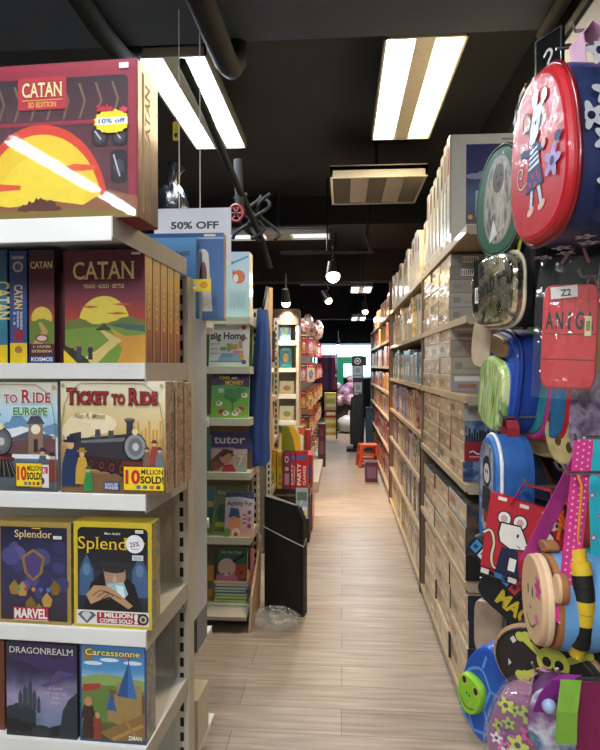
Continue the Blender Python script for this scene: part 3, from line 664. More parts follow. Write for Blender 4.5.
def lady(a, x, y, h, coat, hat):
    a.pg([(x-h*.2, y), (x+h*.2, y), (x+h*.17, y+h*.5), (x+h*.1, y+h*.76), (x-h*.1, y+h*.76), (x-h*.18, y+h*.45)], coat); a.ell(x, y+h*.84, h*.075, h*.09, PR('#d9ab86'), 14); a.ell(x, y+h*.92, h*.16, h*.035, hat, 16); a.rect(x-h*.08, y+h*.92, x+h*.08, y+h*1.02, hat)
def tensold(r, x, z, w, h, name='sold_badge'):
    a = Art(w, h, (x, -.0055, z)); a.rect(0, 0, w, h, PR('#20201c')); a.rect(.0012, .0012, w-.0012, h-.0012, YEL)
    a.text('10', w*.05, h*.3, h*.52, PR('#c8202c'), w*.36, .06); a.text('MILLION', w*.44, h*.68, h*.2, INK, w*.52, .03); a.text('SOLD!', w*.42, h*.32, h*.27, INK, w*.56, .06)
    for k in range(4): a.rrect(w*(.32+.16*k), h*.08, w*(.42+.16*k), h*.22, .002, PR(('#4a6a9c', '#3c7a5c', '#b0663a', '#54433c')[k]))
    return a.build(name, r)
def ttr(w, h, europe):
    a = Art(w, h)
    if europe:
        a.rect(0, 0, w, h, GRAD(((0, '#4d4a4c'), (.3, '#5d6b7a'), (.55, '#78b4dc'), (.8, '#bfe0ee'), (1, '#d6d4c4')), h))
        a.ridge([(0, h*.56), (w*.3, h*.66), (w*.45, h*.58), (w*.62, h*.72), (w*.8, h*.6), (w, h*.62)], h*.3, PR('#6a93b8'), 6, h*.02, 11); a.ridge([(0, h*.5), (w*.4, h*.54), (w*.7, h*.6), (w, h*.5)], h*.3, PR('#e4eef2'), 6, h*.02, 12)
        a.pg([(w*.5, h*.34), (w*.98, h*.34), (w*.98, h*.5), (w*.5, h*.46)], PR('#6a4a4c')); a.pg([(w*.48, h*.46), (w*.74, h*.56), (w, h*.5)], PR('#54586a'))
        a.rect(w*.72, h*.34, w*.86, h*.62, PR('#8d7462')); a.pg([(w*.7, h*.62), (w*.79, h*.76), (w*.88, h*.62)], PR('#4a4a5c')); a.ell(w*.79, h*.57, w*.045, w*.045, PR('#efe9d0')); a.rect(w*.77, h*.36, w*.81, h*.48, PR('#3c2c2c'))
        train(a, w*.40, h*.16, w*.115, '#1c1b22', '#5a5e66'); lady(a, w*.86, h*.12, h*.28, PR('#55606c'), PR('#3a3038')); lady(a, w*.95, h*.1, h*.26, PR('#7a3a34'), PR('#2c2830'))
        a.caps([('T', 'ICKET'), 'TO', ('R', 'IDE')], w*.04, h*.815, h*.115, PR('#a3212c'), w*.90, WHT)
        a.text('EUROPE', w*.91, h*.70, h*.068, PR('#3c8c46'), w*.33, .05, True, 'r', edge=WHT, ew=.07)
        a.rect(w*.74, h*.04, w*.92, h*.25, PR('#e6e2e0')); a.rect(w*.76, h*.17, w*.91, h*.23, PR('#c03040')); a.text('FREE', w*.835, h*.18, h*.035, WHT, w*.11, .03, False, 'c'); a.ell(w*.83, h*.10, w*.05, w*.04, PR('#2f3a7a'))
    else:
        a.rect(0, 0, w, h, GRAD(((0, '#6a4a30'), (.3, '#a5824e'), (.55, '#d6b674'), (.8, '#e0cf9c'), (1, '#ece6c8')), h))
        for k in range(8): a.rect(w*(.70+.035*k), h*.36, w*(.72+.035*k), h*(.60+.05*math.sin(k*2)), PR('#c99a48'))
        a.ell(w*.3, h*.62, w*.24, h*.10, PR('#efe3bd')); a.ell(w*.16, h*.55, w*.16, h*.10, PR('#e9d9b0')); a.ridge([(0, h*.42), (w*.3, h*.5), (w*.5, h*.4)], h*.2, PR('#b99560'), 6, h*.015, 15)
        a.ridge([(0, h*.2), (w*.5, h*.17), (w, h*.22)], 0, PR('#7b5c3c'), 5, h*.006, 16)
        train(a, w*.66, h*.135, w*.115, '#33303a', '#8d9496')
        lady(a, w*.10, h*.06, h*.44, PR('#22345c'), PR('#1a2440')); lady(a, w*.21, h*.08, h*.32, PR('#c9a23a'), PR('#a8862e')); lady(a, w*.27, h*.02, h*.22, PR('#2f8a4c'), PR('#2a6c3c'))
        lady(a, w*.90, h*.26, h*.22, PR('#9c3a34'), PR('#6a2424')); lady(a, w*.83, h*.24, h*.18, PR('#7a5a4c'), PR('#4c3a34')); lady(a, w*.95, h*.22, h*.2, PR('#6a7280'), PR('#3a3a44'))
        a.caps([('T', 'ICKET'), 'TO', ('R', 'IDE')], w*.07, h*.80, h*.13, PR('#a3212c'), w*.86, PR('#3a1418'))
        a.text('Alan R. Moon', w*.13, h*.67, h*.045, PR('#8d7a50'), w*.3, .01, shear=.25)
    a.rrect(w*(.02 if europe else .42), h*.035, w*(.2 if europe else .57), h*.105, .003, PR('#2b4f93')); a.text('DAYS OF', w*(.11 if europe else .495), h*.073, h*.022, WHT, w*.12, .03, False, 'c'); a.text('WONDER', w*(.11 if europe else .495), h*.043, h*.024, WHT, w*.13, .03, False, 'c')
    fr = PR('#8a7a5a')
    a.line([(w*.015, h*.02), (w*.015, h*.97), (w*.5, h*.985), (w*.985, h*.97), (w*.985, h*.02)], .002, fr)
    for cx, cy in ((.03, .96), (.97, .96), (.03, .5), (.97, .5)): a.ell(w*cx, h*cy, w*.018, w*.018, PR('#b9a67c'), 12)
    return a
a0, a1, z0, z1 = rectA(-46, 382, 58.5, 493, 0); w, h = a1-a0, z1-ZS[2]
r = place('game_box', 'cut-off blue steam train game box at the left end of third left shelf', 'board game', a0, .003, ZS[2]); carton(r, w-.003, .07, h, PR('#8d9aa0'), PR('#a9a18a')); ttr(w-.003, h, True).build('printed_cover', r)
tensold(r, w*.60, h*.045, w*.25, h*.22)
a0, a1, z0, z1 = rectA(60, 381, 166, 493, 0); w, h = a1-a0, z1-ZS[2]
for k in range(3):
    hk = h-(0, .002, .008, .006)[k]
    r = place('game_box', 'front sepia steam train game box with yellow sold badge on third left shelf' if k == 0 else 'brown printed train game box edge, %s behind the sepia train box' % ORD[k-1], 'board game', a0, .003+(0, .086, .168)[k], ZS[2], 0, 'train games on the third left shelf')
    carton(r, w-.002, .070, hk, BUSY(('#6a4a3c', '#a08064', '#c9ad8c', '#7a5040', '#b8987c'), 38, .6), PR('#a9a18a'))
    side_art(r, w-.002, .070, hk, lambda s, t, hh: s.rect(t*.04, 0, t*.1, hh, PR('#d8c7a8')).text('TICKET TO RIDE', t*.64, hh*.06, t*.30, PR('#a84a40'), hh*.62, .03, True, 'l', 90, PR('#e3d3b8')))
    if k == 0:
        ttr(w-.002, h, False).build('printed_cover', r); tensold(r, w*.605, h*.035, w*.385, h*.215)

# --- gem games, fourth shelf
SIDEY = BUSY(('#8c7420', '#bfa030', '#8a8a70', '#6c7a80', '#d9c05a'), 30, .6)
a0, a1, z0, z1 = rectA(-4, 521, 71.5, 628, .0); w, h = a1-a0, z1-ZS[3]
r = place('game_box', 'dark violet gold-edged game box with red and white nameplate on fourth left shelf', 'board game', a0, .003, ZS[3]); carton(r, w-.002, .07, h, SIDEY, PR('#9c8240')); w -= .002
a = Art(w, h); a.rect(0, 0, w, h, PR('#a58a44')); a.rect(w*.05, h*.035, w*.95, h*.95, GRAD(((0, '#2c2418'), (.3, '#35304a'), (.7, '#2d3157'), (1, '#171a30')), h))
rn = random.Random(5)
for k in range(16): a.ell(w*rn.uniform(.1, .9), h*rn.uniform(.3, .78), w*rn.uniform(.05, .13), h*rn.uniform(.05, .1), PR(rn.choice(('#4a4a80', '#3c3e70', '#5a568c', '#2f3160'))), 14, rn.uniform(0, 90))
for k in range(6):   # gold facetted shapes and gems in place of the figures
    x, y, q = w*(.24+.11*k), h*(.24+.12*math.sin(k*1.3+1)), w*.075; a.pg([(x, y+q*1.5), (x+q, y+q*.3), (x+q*.6, y-q), (x-q*.6, y-q), (x-q, y+q*.3)], PR(('#9a7a34', '#b8944a', '#7d6128')[k % 3]))
for k, c in enumerate(('#3aa06a', '#a0425a', '#c98a34', '#6a5ab0', '#3f7fb8')): a.pg([(w*(.3+.1*k)+dx*w*.03, h*.34+dy*w*.035) for dx, dy in ((0, -1), (1, 0), (.5, .8), (-.5, .8), (-1, 0))], PR(c))
a.pg([(w*.5, h*.74), (w*.66, h*.66), (w*.62, h*.5), (w*.5, h*.42), (w*.38, h*.5), (w*.34, h*.66)], PR('#8c7030')); a.pg([(w*.5, h*.71), (w*.62, h*.645), (w*.585, h*.51), (w*.5, h*.45), (w*.415, h*.51), (w*.38, h*.645)], PR('#4c3f78'))
a.text('Splendor', w*.5, h*.85, h*.07, CREAMT, w*.5, .0, True, 'c'); a.rect(w*.48, h*.935, w*.6, h*.945, GOLD)
a.rect(w*.225, h*.04, w*.70, h*.165, PR('#b02530')); a.rect(w*.225, h*.036, w*.70, h*.043, PR('#e2e2e2')); a.text('MARVEL', w*.4625, h*.06, h*.088, WHT, w*.445, .05, False, 'c')
a.build('printed_cover', r); sticker(r, w*.78, h*.845, w*.11, h*.03)
a0, a1, z0, z1 = rectA(73, 521.5, 152.5, 628.5, 0); w, h = a1-a0, z1-ZS[3]
r = place('game_box', 'yellow-edged dark game box showing a black-hatted merchant face on fourth left shelf', 'board game', a0, .003, ZS[3]); carton(r, w-.002, .065, h, SIDEY, PR('#c9b22c')); w -= .002
a = Art(w, h); a.rect(0, 0, w, h, PR('#cdb62a')); a.pg(ell_pts(w*.12, h*.9, w*.07, h*.05, 5, 90, 180)+[(w*.05, h*.16), (w*.95, h*.16)]+ell_pts(w*.88, h*.9, w*.07, h*.05, 5, 0, 90), GRAD(((0, '#15141c'), (.5, '#233246'), (.75, '#141a26'), (1, '#0b0c12')), h))
for x0, x1 in ((.07, .26), (.74, .95)):
    a.pg([(w*x0, h*.3), (w*x1, h*.3), (w*(x1-.01), h*.55), (w*((x0+x1)/2), h*.7), (w*(x0+.01), h*.55)], PR('#3f5f86')); a.ell(w*(x0+x1)/2, h*.55, w*.05, h*.06, PR('#5d7ea3'), 14)
a.pg([(w*.12, h*.17), (w*.88, h*.17), (w*.78, h*.42), (w*.62, h*.52), (w*.36, h*.52), (w*.22, h*.42)], PR('#0c0c12'))
a.ell(w*.5, h*.6, w*.22, h*.07, INK); a.pg([(w*.3, h*.6), (w*.34, h*.78), (w*.68, h*.78), (w*.72, h*.6)], PR('#191a20')); a.ell(w*.51, h*.60, w*.27, h*.035, PR('#23262c'))
a.pg([(w*.38, h*.57), (w*.66, h*.57), (w*.67, h*.48), (w*.6, h*.36), (w*.5, h*.32), (w*.42, h*.38)], PR('#a98a74')); a.pg([(w*.38, h*.575), (w*.66, h*.575), (w*.65, h*.535), (w*.53, h*.52), (w*.39, h*.535)], PR('#2c211e'))
a.pg([(w*.52, h*.53), (w*.56, h*.44), (w*.5, h*.435)], PR('#c9a68c')); a.pg([(w*.42, h*.42), (w*.64, h*.44), (w*.7, h*.33), (w*.6, h*.24), (w*.5, h*.3)], PR('#9cc3cc')); a.pg([(w*.54, h*.41), (w*.64, h*.4), (w*.66, h*.3), (w*.58, h*.28)], PR('#d9eef0'))
a.pg([(w*.16, h*.31), (w*.26, h*.40), (w*.44, h*.40), (w*.55, h*.35), (w*.76, h*.22), (w*.7, h*.19), (w*.46, h*.3), (w*.36, h*.27), (w*.22, h*.22)], PR('#b9946e'))
for k in range(4): a.line([(w*(.24+.06*k), h*(.30-.012*k)), (w*(.34+.06*k), h*(.355-.014*k)), (w*(.46+.05*k), h*(.34-.02*k))], w*.012, PR('#5c3d2c'))
a.text('Splendor', w*.06, h*.745, h*.115, PR('#e6c22a'), w*.86, .0, True); a.text('Marc André', w*.5, h*.885, h*.022, WHT, w*.2, .02, False, 'c', shear=.2)
a.rect(w*.035, h*.03, w*.965, h*.165, PR('#e4e2dc')); a.rect(w*.30, h*.045, w*.93, h*.15, PR('#a52a32')); a.pg([(w*.05, h*.12), (w*.1, h*.15), (w*.24, h*.15), (w*.29, h*.12), (w*.17, h*.035)], PR('#5a6470')); a.pg([(w*.1, h*.12), (w*.13, h*.145), (w*.2, h*.145), (w*.23, h*.12), (w*.17, h*.06)], PR('#c9d2d6'))
a.text('1 MILLION', w*.335, h*.105, h*.04, WHT, w*.42, .05); a.text('COPIES SOLD', w*.335, h*.055, h*.034, WHT, w*.42, .05); a.text('!', w*.775, h*.055, h*.085, WHT, w*.05, .06); a.ell(w*.89, h*.098, w*.07, h*.055, PR('#191a18')); a.ell(w*.89, h*.098, w*.045, h*.034, PR('#c9c6a8')); a.ell(w*.89, h*.098, w*.025, h*.02, PR('#2a2a2a'))
a.build('printed_cover', r); sticker(r, w*.8, h*.91, w*.1, h*.03)
a = Art(w*.23, w*.23, (w*.68, -.0055, h*.72)); a.ell(w*.115, w*.115, w*.115, w*.112, PR('#e8eef0')); a.text('25%', w*.115, w*.085, w*.055, PR('#8a3a7c'), w*.12, .03, False, 'c', 8); a.rect(w*.07, w*.05, w*.16, w*.06, PR('#9aa2b0')); a.build('discount_sticker', r)
sticker(r, w*.76, h*.655, w*.14, h*.05, PR('#d2d6dc'))

# --- fifth shelf
a0, a1, z0, z1 = rectA(5.5, 642.5, 77.5, 742, 0); w, h = a1-a0, z1-ZS[4]
r = place('game_box', 'misty violet dragon and castle game box on the lowest visible left shelf', 'board game', a0, .003, ZS[4]); carton(r, w-.002, .07, h, PR('#2e3038'), PR('#3a3c4a')); w -= .002
a = Art(w, h); a.rect(0, 0, w, h, GRAD(((0, '#14161a'), (.2, '#34424c'), (.42, '#6f7fa0'), (.62, '#9a92b4'), (.85, '#4c4a6c'), (1, '#2c2c44')), h, noise=.12))
a.ridge([(0, h*.3), (w*.12, h*.34), (w*.3, h*.36), (w*.42, h*.26)], h*.1, PR('#2b333c'), 5, h*.01, 21)
for x, b_, t_, q in ((.2, .3, .5, .03), (.27, .32, .56, .035), (.34, .3, .62, .03), (.4, .28, .52, .028), (.46, .26, .45, .025)): a.pg([(w*(x-q), h*b_), (w*(x+q), h*b_), (w*(x+q), h*(t_-.06)), (w*x, h*t_), (w*(x-q), h*(t_-.06))], PR('#3c4350'))
a.ridge([(0, h*.2), (w*.3, h*.15), (w*.6, h*.1), (w, h*.2)], 0, PR('#1a1e22'), 6, h*.012, 22); a.pg([(w*.74, 0), (w*.8, h*.3), (w*.88, h*.42), (w, h*.5), (w, 0)], PR('#27323a')); a.ell(w*.5, h*.07, w*.14, h*.06, PR('#2c3236'))
DR = PR('#3a2f5c'); D2 = PR('#55467c')
a.pg([(w*.98, h*.9), (w*.7, h*.84), (w*.52, h*.9), (w*.2, h*.86), (w*.0, h*.9), (w*.1, h*.82), (w*.32, h*.79), (w*.44, h*.74), (w*.58, h*.72), (w*.66, h*.75), (w*.98, h*.72)], DR)
a.pg([(w*.9, h*.76), (w*.72, h*.72), (w*.6, h*.6), (w*.48, h*.56), (w*.56, h*.54), (w*.68, h*.58), (w*.8, h*.66), (w*.96, h*.68)], D2); a.pg([(w*.98, h*.8), (w*.78, h*.78), (w*.62, h*.7), (w*.76, h*.73), (w*.98, h*.7)], DR)
a.text('DRAGONREALM', w*.5, h*.895, h*.065, PR('#e4e0d8'), w*.9, .0, True, 'c', edge=PR('#2c2a3c'), ew=.05)
for k, t_ in enumerate(('A GAME', 'OF CASTLES', 'AND', 'LOOT')): a.text(t_, w*.7, h*(.52-.05*k), h*.026, PR('#cfc9dc'), w*(.2, .3, .1, .14)[k], .0, True, 'c')
a.build('printed_cover', r)
a0, a1, z0, z1 = rectA(79, 643, 147, 744, 0); w, h = a1-a0, z1-ZS[4]
r = place('game_box', 'blue-edged landscape game box with a tall blue-roofed castle tower on lowest left shelf', 'board game', a0, .003, ZS[4]); carton(r, w-.002, .07, h, BUSY(('#6f6a54', '#9a9274', '#4f6a7c', '#b8aa80'), 30, .6), PR('#2b4a78')); w -= .002
a = Art(w, h); a.rect(0, 0, w, h, PR('#24457c')); a.rect(w*.03, h*.02, w*.97, h*.98, GRAD(((0, '#4a3520'), (.3, '#5d6a3a'), (.55, '#7a9a5c'), (.68, '#a9c9c4'), (.8, '#4d93c8'), (1, '#3a7ab4')), h))
for x, y in ((.2, .8), (.45, .84), (.8, .82)): a.ell(w*x, h*y, w*.14, h*.02, PR('#d4e4e8'))
a.ridge([(w*.03, h*.66), (w*.4, h*.7), (w*.97, h*.64)], h*.3, PR('#8aa05a'), 5, h*.008, 31); a.ridge([(w*.03, h*.56), (w*.5, h*.58), (w*.97, h*.54)], h*.2, PR('#5f7f3c'), 5, h*.01, 32)
a.pg([(w*.05, h*.5), (w*.3, h*.54), (w*.32, h*.6), (w*.05, h*.58)], PR('#a33a30')); ST = PR('#9c8250'); SD = PR('#6a5230')
a.pg([(w*.45, h*.36), (w*.98, h*.3), (w*.98, h*.5), (w*.45, h*.54)], SD); a.pg([(w*.52, h*.2), (w*.9, h*.16), (w*.9, h*.5), (w*.52, h*.5)], ST)
for x0, x1, b_, t_ in ((.56, .68, .2, .62), (.84, .93, .3, .6)): a.rect(w*x0, h*b_, w*x1, h*t_, ST)
a.pg([(w*.56, h*.48), (w*.86, h*.46), (w*.74, h*.84)], PR('#27508c')); a.pg([(w*.72, h*.47), (w*.86, h*.46), (w*.74, h*.84)], PR('#3c6cae')); a.line([(w*.74, h*.83), (w*.74, h*.9)], w*.012, INK); a.pg([(w*.74, h*.9), (w*.6, h*.87), (w*.74, h*.86)], PR('#b9526a'))
a.pg([(w*.4, h*.34), (w*.56, h*.32), (w*.48, h*.52)], PR('#2f5c9c')); a.rect(w*.42, h*.22, w*.54, h*.33, ST)
a.pg([(w*.3, h*.1), (w*.98, h*.32), (w*.98, h*.05), (w*.5, h*.02)], PR('#8a6a38')); a.line([(w*.5, h*.04), (w*.95, h*.2)], w*.05, PR('#b08a48')); a.line([(w*.62, h*.3), (w*.86, h*.06)], w*.045, PR('#a07c40'))
for x, hh, c in ((.13, .42, '#3a2420'), (.27, .27, '#8c3a2c')): folk(a, w*x, h*.03, h*hh, PR(c))
a.rect(w*.06, h*.84, w*.2, h*.96, PR('#8a6f30')); a.text('Carcassonne', w*.5, h*.885, h*.062, PR('#f0dc82'), w*.82, .02, True, 'c', edge=PR('#2a3a20'), ew=.08); a.text('ZMAN', w*.93, h*.045, h*.04, WHT, w*.2, .04, False, 'r')
a.build('printed_cover', r)
b = MB().box(0, .07, 0, .06, 0, .26, PR('#6a3a28')); g = atA(4.5, 700, .02); o = b.build('game_box'); o.location = A2W(g[0]-.07, .02, ZS[4]); o.rotation_euler.z = -TH
tag(o, 'brown box edge cut off by the left frame edge on the lowest visible left shelf', 'board game')

# --- black sacks behind the top shelf
SACK = C('#111214', .22, 0, .4, .1, 12, .9, 'black_bin_liner')
def sack(c, r, lab, seed):
    mb = MB(); mb.blob((0, 0, r[2]), r, SACK, 22, 14, .16, seed); mb.tube([(0, 0, r[2]*1.92), (.01, 0, r[2]*2.1), (.03, .01, r[2]*2.25)], [.05, .03, .06], SACK, 8); o = mb.build('bin_bag', loc=c); m = o.modifiers.new('s', 'SUBSURF'); m.levels = m.render_levels = 1
    return tag(o, lab, 'bag')
sack(Vector((-1.04, 3.49, 1.777)), (.15, .13, .42), 'black plastic sack bulging between the big red box and the discount sign', 1)
sack(A2W(-.95, DEP+.18, 1.667), (.26, .13, .46), 'large black plastic sack above the big red box at the left edge', 2)

# --- stuff standing on the rear side of the unit
zr = 1.667
def flat(name, lab, cat, a, d, z, w, t, h, rz, ms, fn, tilt=0, group=None):
    r = empty(name, A2W(a, d, z), 0, lab, cat, group, rot=(R(tilt), 0, -TH+rz)); carton(r, w, t, h, ms); A_ = Art(w, h); fn(A_, w, h); A_.build('printed_cover', r); return r
def bluebig(a, w, h):
    a.rect(0, 0, w, h, GRAD(((0, '#46658f'), (.5, '#3f6ea6'), (1, '#2f5f99')), h)); a.rect(0, h*.93, w, h*.95, PR('#8fb4d4')); a.pg([(w*.62, h*.1), (w*.66, h*.8)]+ell_pts(w*.74, h*.72, w*.08, h*.1, 8, 180, 20)+[(w*.86, h*.1)], PR('#cfcac0')); a.ell(w*.75, h*.5, w*.045, h*.17, PR('#6d4c40'))
    a.rect(w*.76, h*.96, w*.9, h*.985, PR('#d9d6b8'))
g0 = atA(150, 316, DEP+.15); g1 = atA(222, 231, DEP+.15)
flat('game_box', 'large blue flat box with cream oval window in front of the discount sign', 'board game', g1[0]-.30, DEP+.16, zr, .30, .05, g1[1]-zr, R(3), PR('#a88f74'), bluebig)
def bluesm(a, w, h):
    a.rect(0, 0, w, h, GRAD(((0, '#3a6ea8'), (.6, '#4d8ec4'), (1, '#5d9ed0')), h)); a.text('CLASSIC', w*.9, h*.78, h*.05, INK, w*.3, .03, False, 'r'); a.ell(w*.72, h*.22, w*.12, h*.12, PR('#15181f')); a.ell(w*.72, h*.36, w*.06, h*.06, PR('#e4e4e0'))
g2 = atA(197, 238, DEP+.1)
flat('game_box', 'smaller blue box with black and white figure before the large blue flat box', 'board game', g2[0]-.2, DEP+.09, zr, .2, .04, g2[1]-zr, 0, PR('#3f6ea6'), bluesm)
for k in range(5):
    o = MB().box(0, .022, 0, .13, 0, .15+.02*(k % 2), PR(('#3b4a5c', '#70584a', '#2b2c33', '#8894a0', '#54606c')[k])).build('picture_book'); o.location = A2W(-.13+.026*k, DEP+.08+.012*k, .472); o.rotation_euler.z = -TH
    tag(o, 'upright thin book on the low shelf under the white end panel, %s from left' % ORD[k], 'book', 'books under the white end panel')
o = MB().box(0, .1, 0, .14, 0, .18, C('#cfc6b0', .7)).build('paper_carton'); o.location = A2W(-.10, DEP+.12, .122); o.rotation_euler.z = -TH; tag(o, 'small pale carton near the floor behind the slotted post', 'carton')
# ================================================================ SECOND LEFT UNIT (picture books facing out)
YB = 3.34; XB = -.535; PB = 3.64
def zb(py, Y=YB): return atY(230, py, Y).z
ZB = [zb(317), zb(366.5), zb(418.5), zb(472.5), zb(537), zb(604)]
ub = empty('display_shelf', (XB, YB, 0), 0, 'second left metal shelf unit with picture books facing out, beside the blue fabric roll', 'shelf unit')
PALEG = C('#cdd3bd', .5, 0, .05, .03, 8, 0)
for i, z in enumerate(ZB):
    mb = MB().box(-1.0, 0, .0, PB-YB, z-.016, z, PALEG).box(-1.0, 0, -.008, 0, z-.042, z, PALEG)
    mb.hull([(0, 0, z-.042), (.003, 0, z-.042), (.003, PB-YB, z-.05), (0, PB-YB, z-.05)], [(0, 0, z), (.003, 0, z), (.003, PB-YB, z+.001), (0, PB-YB, z+.001)], BEIGE)
    mb.build('shelf_board', ub)
MB().box(-1.0, 0, -.14, PB-YB, .07, .09, BEIGE).box(-1.0, 0, -.02, -.0, 0, .07, C('#5c5247', .7)).build('base_deck', ub)
post(MB(), -.035, .006, PB-YB, PB-YB+.06, 0, 1.86, slotside=True).build('slotted_post', ub)
MB().box(-1.0, -.035, PB-YB+.02, PB-YB+.03, .05, 1.86, C('#8a8070', .6)).build('back_panel', ub)
MB().box(-1.0, -.03, PB-YB-.02, PB-YB, 1.5, 1.70, C('#4f8a4c', .6)).build('header_strip', ub)

def book(px0, px1, py0, z, Y, lab, fn, col, t=.012, tilt=-9, group=None, nm='picture_book', cat='book', lean=.0):
    p0, p1 = atY(px0, py0, Y), atY(px1, py0, Y); w = p1.x-p0.x; h = (p0.z-z)/math.cos(R(tilt))
    r = empty(nm, (p0.x, Y-lean, z), 0, lab, cat, group, rot=(R(tilt), 0, 0)); MB().box(0, w, 0, t, 0, h, PR(col), ms=PR('#dcd8c8')).build('book_block', r)
    a = Art(w, h); fn(a, w, h); a.build('printed_cover', r); return r
def fox(a, w, h):
    a.rect(0, 0, w, h, GRAD(((0, '#a9cfd6'), (.5, '#c4e4ea'), (1, '#b9d4e8')), h)); a.ell(w*.56, h*.62, w*.26, h*.105, PR('#d6764a'), 24, 8); a.ell(w*.44, h*.6, w*.1, h*.06, PR('#efe6dc'), 16); a.pg([(w*.28, h*.66), (w*.34, h*.74), (w*.42, h*.68)], PR('#c9623a'))
    a.line([(w*.3, h*.83), (w*.95, h*.93)], h*.025, PR('#4a8cc0')); a.ell(w*.27, h*.83, w*.07, h*.025, PR('#8a6a4c'), 12, 20)
    for k in range(12): a.line([(w*(.2+.06*k), h*(.1+.02*(k % 3))), (w*(.24+.05*k), h*.25), (w*(.2+.06*k), h*(.38+.03*(k % 2)))], w*.02, PR('#93bcc8'))
r = book(225, 249.5, 252, ZB[0], YB+.05, 'pale blue boxed set with an orange fox drawing on top shelf beside the discount sign', fox, '#c9dfe2', .12, 0, nm='gift_box', cat='box')
def bighome(a, w, h):
    a.rect(0, 0, w, h, GRAD(((0, '#bcd9c8'), (.3, '#dfe8e0'), (1, '#e4e4e4')), h)); a.rect(w*.02, h*.93, w*.4, h*.97, PR('#8f9296')); a.text('creating your own', w*.05, h*.83, h*.055, PR('#8a8d94'), w*.7, .01)
    a.text('Big Home.', w*.03, h*.62, h*.15, INK, w*.92, .05)
    for k in range(3): a.rect(w*.04, h*(.50-.11*k), w*(.26-.03*k), h*(.52-.11*k), PR('#a0a4a8'))
    a.ridge([(w*.24, h*.16), (w*.32, h*.28), (w*.55, h*.26), (w*.7, h*.36), (w*.84, h*.18)], h*.1, PR('#8fb9d8'), 4, h*.02, 5)
    for x0, x1, y0, y1, c in ((.44, .55, .34, .52, '#7fb07c'), (.54, .72, .38, .5, '#d9a94a'), (.6, .86, .28, .36, '#d98ab4'), (.28, .42, .36, .44, '#6a9a5c'), (.3, .6, .2, .3, '#7fa9d4'), (.74, .84, .4, .58, '#b89a78')): a.rrect(w*x0, h*y0, w*x1, h*y1, .004, PR(c))
    for x, y, c in ((.86, .88, '#c8404a'), (.84, .62, '#7a4a34'), (.88, .1, '#5a4a8c'), (.82, .22, '#e0b030')): a.ell(w*x, h*y, w*.06, h*.055, PR(c), 14)
    a.rect(w*.02, h*.11, w*.9, h*.125, PR('#3f7a6c'))
book(208.5, 248.5, 322, ZB[1], YB+.03, 'white activity book lettered Big Home facing out on the second book shelf', bighome, '#dfe6e0')
def money(a, w, h):
    a.rect(0, 0, w, h, GRAD(((0, '#8cc23c'), (.5, '#5fb048'), (1, '#3c9a4c')), h)); a.pg([(0, h*.72), (0, h), (w, h), (w, h*.68), (w*.5, h*.74)], PR('#3a2458')); a.text('TIME', w*.18, h*.86, h*.07, PR('#f0c828'), w*.3, .04); a.text('AND', w*.52, h*.86, h*.05, WHT, w*.16, .03); a.text('MONEY', w*.36, h*.74, h*.085, PR('#f0c828'), w*.5, .05)
    for x, y in ((.45, .48), (.58, .42), (.7, .5), (.62, .56), (.48, .58), (.78, .6)): a.ell(w*x, h*y, w*.12, h*.08, PR('#2f8a44'), 14)
    a.rect(w*.55, h*.12, w*.58, h*.42, PR('#4f5a2c')); a.rect(w*.18, h*.56, w*.32, h*.66, PR('#c9c4c4'))
    for x, y, c in ((.22, .32, '#e6e6e0'), (.28, .14, '#c8403a'), (.80, .2, '#c83a44'), (.88, .5, '#e0d8c8'), (.64, .1, '#efe9e0'), (.4, .1, '#efefe8'), (.72, .16, '#d9c0a0')): a.ell(w*x, h*y, w*.09, h*.055, PR(c), 14); a.ell(w*(x-.02), h*(y+.015), w*.03, h*.02, PR('#3a2c2c'), 10)
book(210.5, 248.5, 373, ZB[2], YB+.03, 'green picture book with purple banner about time and money on the third book shelf', money, '#5fa048')
def tutorb(a, w, h):
    a.rect(0, 0, w, h, PR('#7a5a3a')); a.rect(0, h*.38, w, h*.82, PR('#4a4486')); a.pg([(w, h*.5), (w*1.0, h*.85), (w*.9, h*.75)], PR('#39306a')); a.text('tutor', w*.1, h*.56, h*.17, WHT, w*.74, .03); a.rect(w*.05, h*.44, w*.6, h*.47, PR('#9a93c8'))
book(208.5, 251.5, 424, ZB[3], YB+.12, 'purple workbook lettered tutor at the back of the fourth book shelf', tutorb, '#4a4486')
def seven(a, w, h):
    a.rect(0, 0, w, h, PR('#c9b8b4')); a.pg([(0, 0), (w*.3, h*.2), (w*.75, h*.9), (w*.35, h), (0, h*.5)], PR('#6f4634')); a.ell(w*.42, h*.6, w*.17, h*.26, PR('#c99a80')); a.pg([(w*.25, h*.75), (w*.42, h*.98), (w*.62, h*.8), (w*.5, h*.82), (w*.3, h*.62)], PR('#4a2c24')); a.ell(w*.16, h*.25, w*.13, h*.2, PR('#8c5a44'))
    a.pg([(w*.3, 0), (w*.36, h*.3), (w*.6, h*.34), (w*.72, 0)], PR('#c0354a')); a.ell(w*.86, h*.14, w*.16, h*.14, PR('#a8c4cc')); a.rrect(w*.62, h*.74, w*.96, h*.96, .01, PR('#e3cfd4')); a.text('7', w*.74, h*.3, h*.42, WHT, w*.18, .04, edge=PR('#b98a94'))
book(210.5, 246.5, 449, ZB[3], YB+.02, 'pink children photo workbook numbered 7 in front of the purple workbook', seven, '#c9b8b4', tilt=-6)
book(205.5, 209.5, 436, ZB[3], YB+.03, 'teal book edge at the left end of the fourth book shelf', lambda a, w, h: a.rect(0, 0, w, h, PR('#3a7a74')), '#3a7a74')
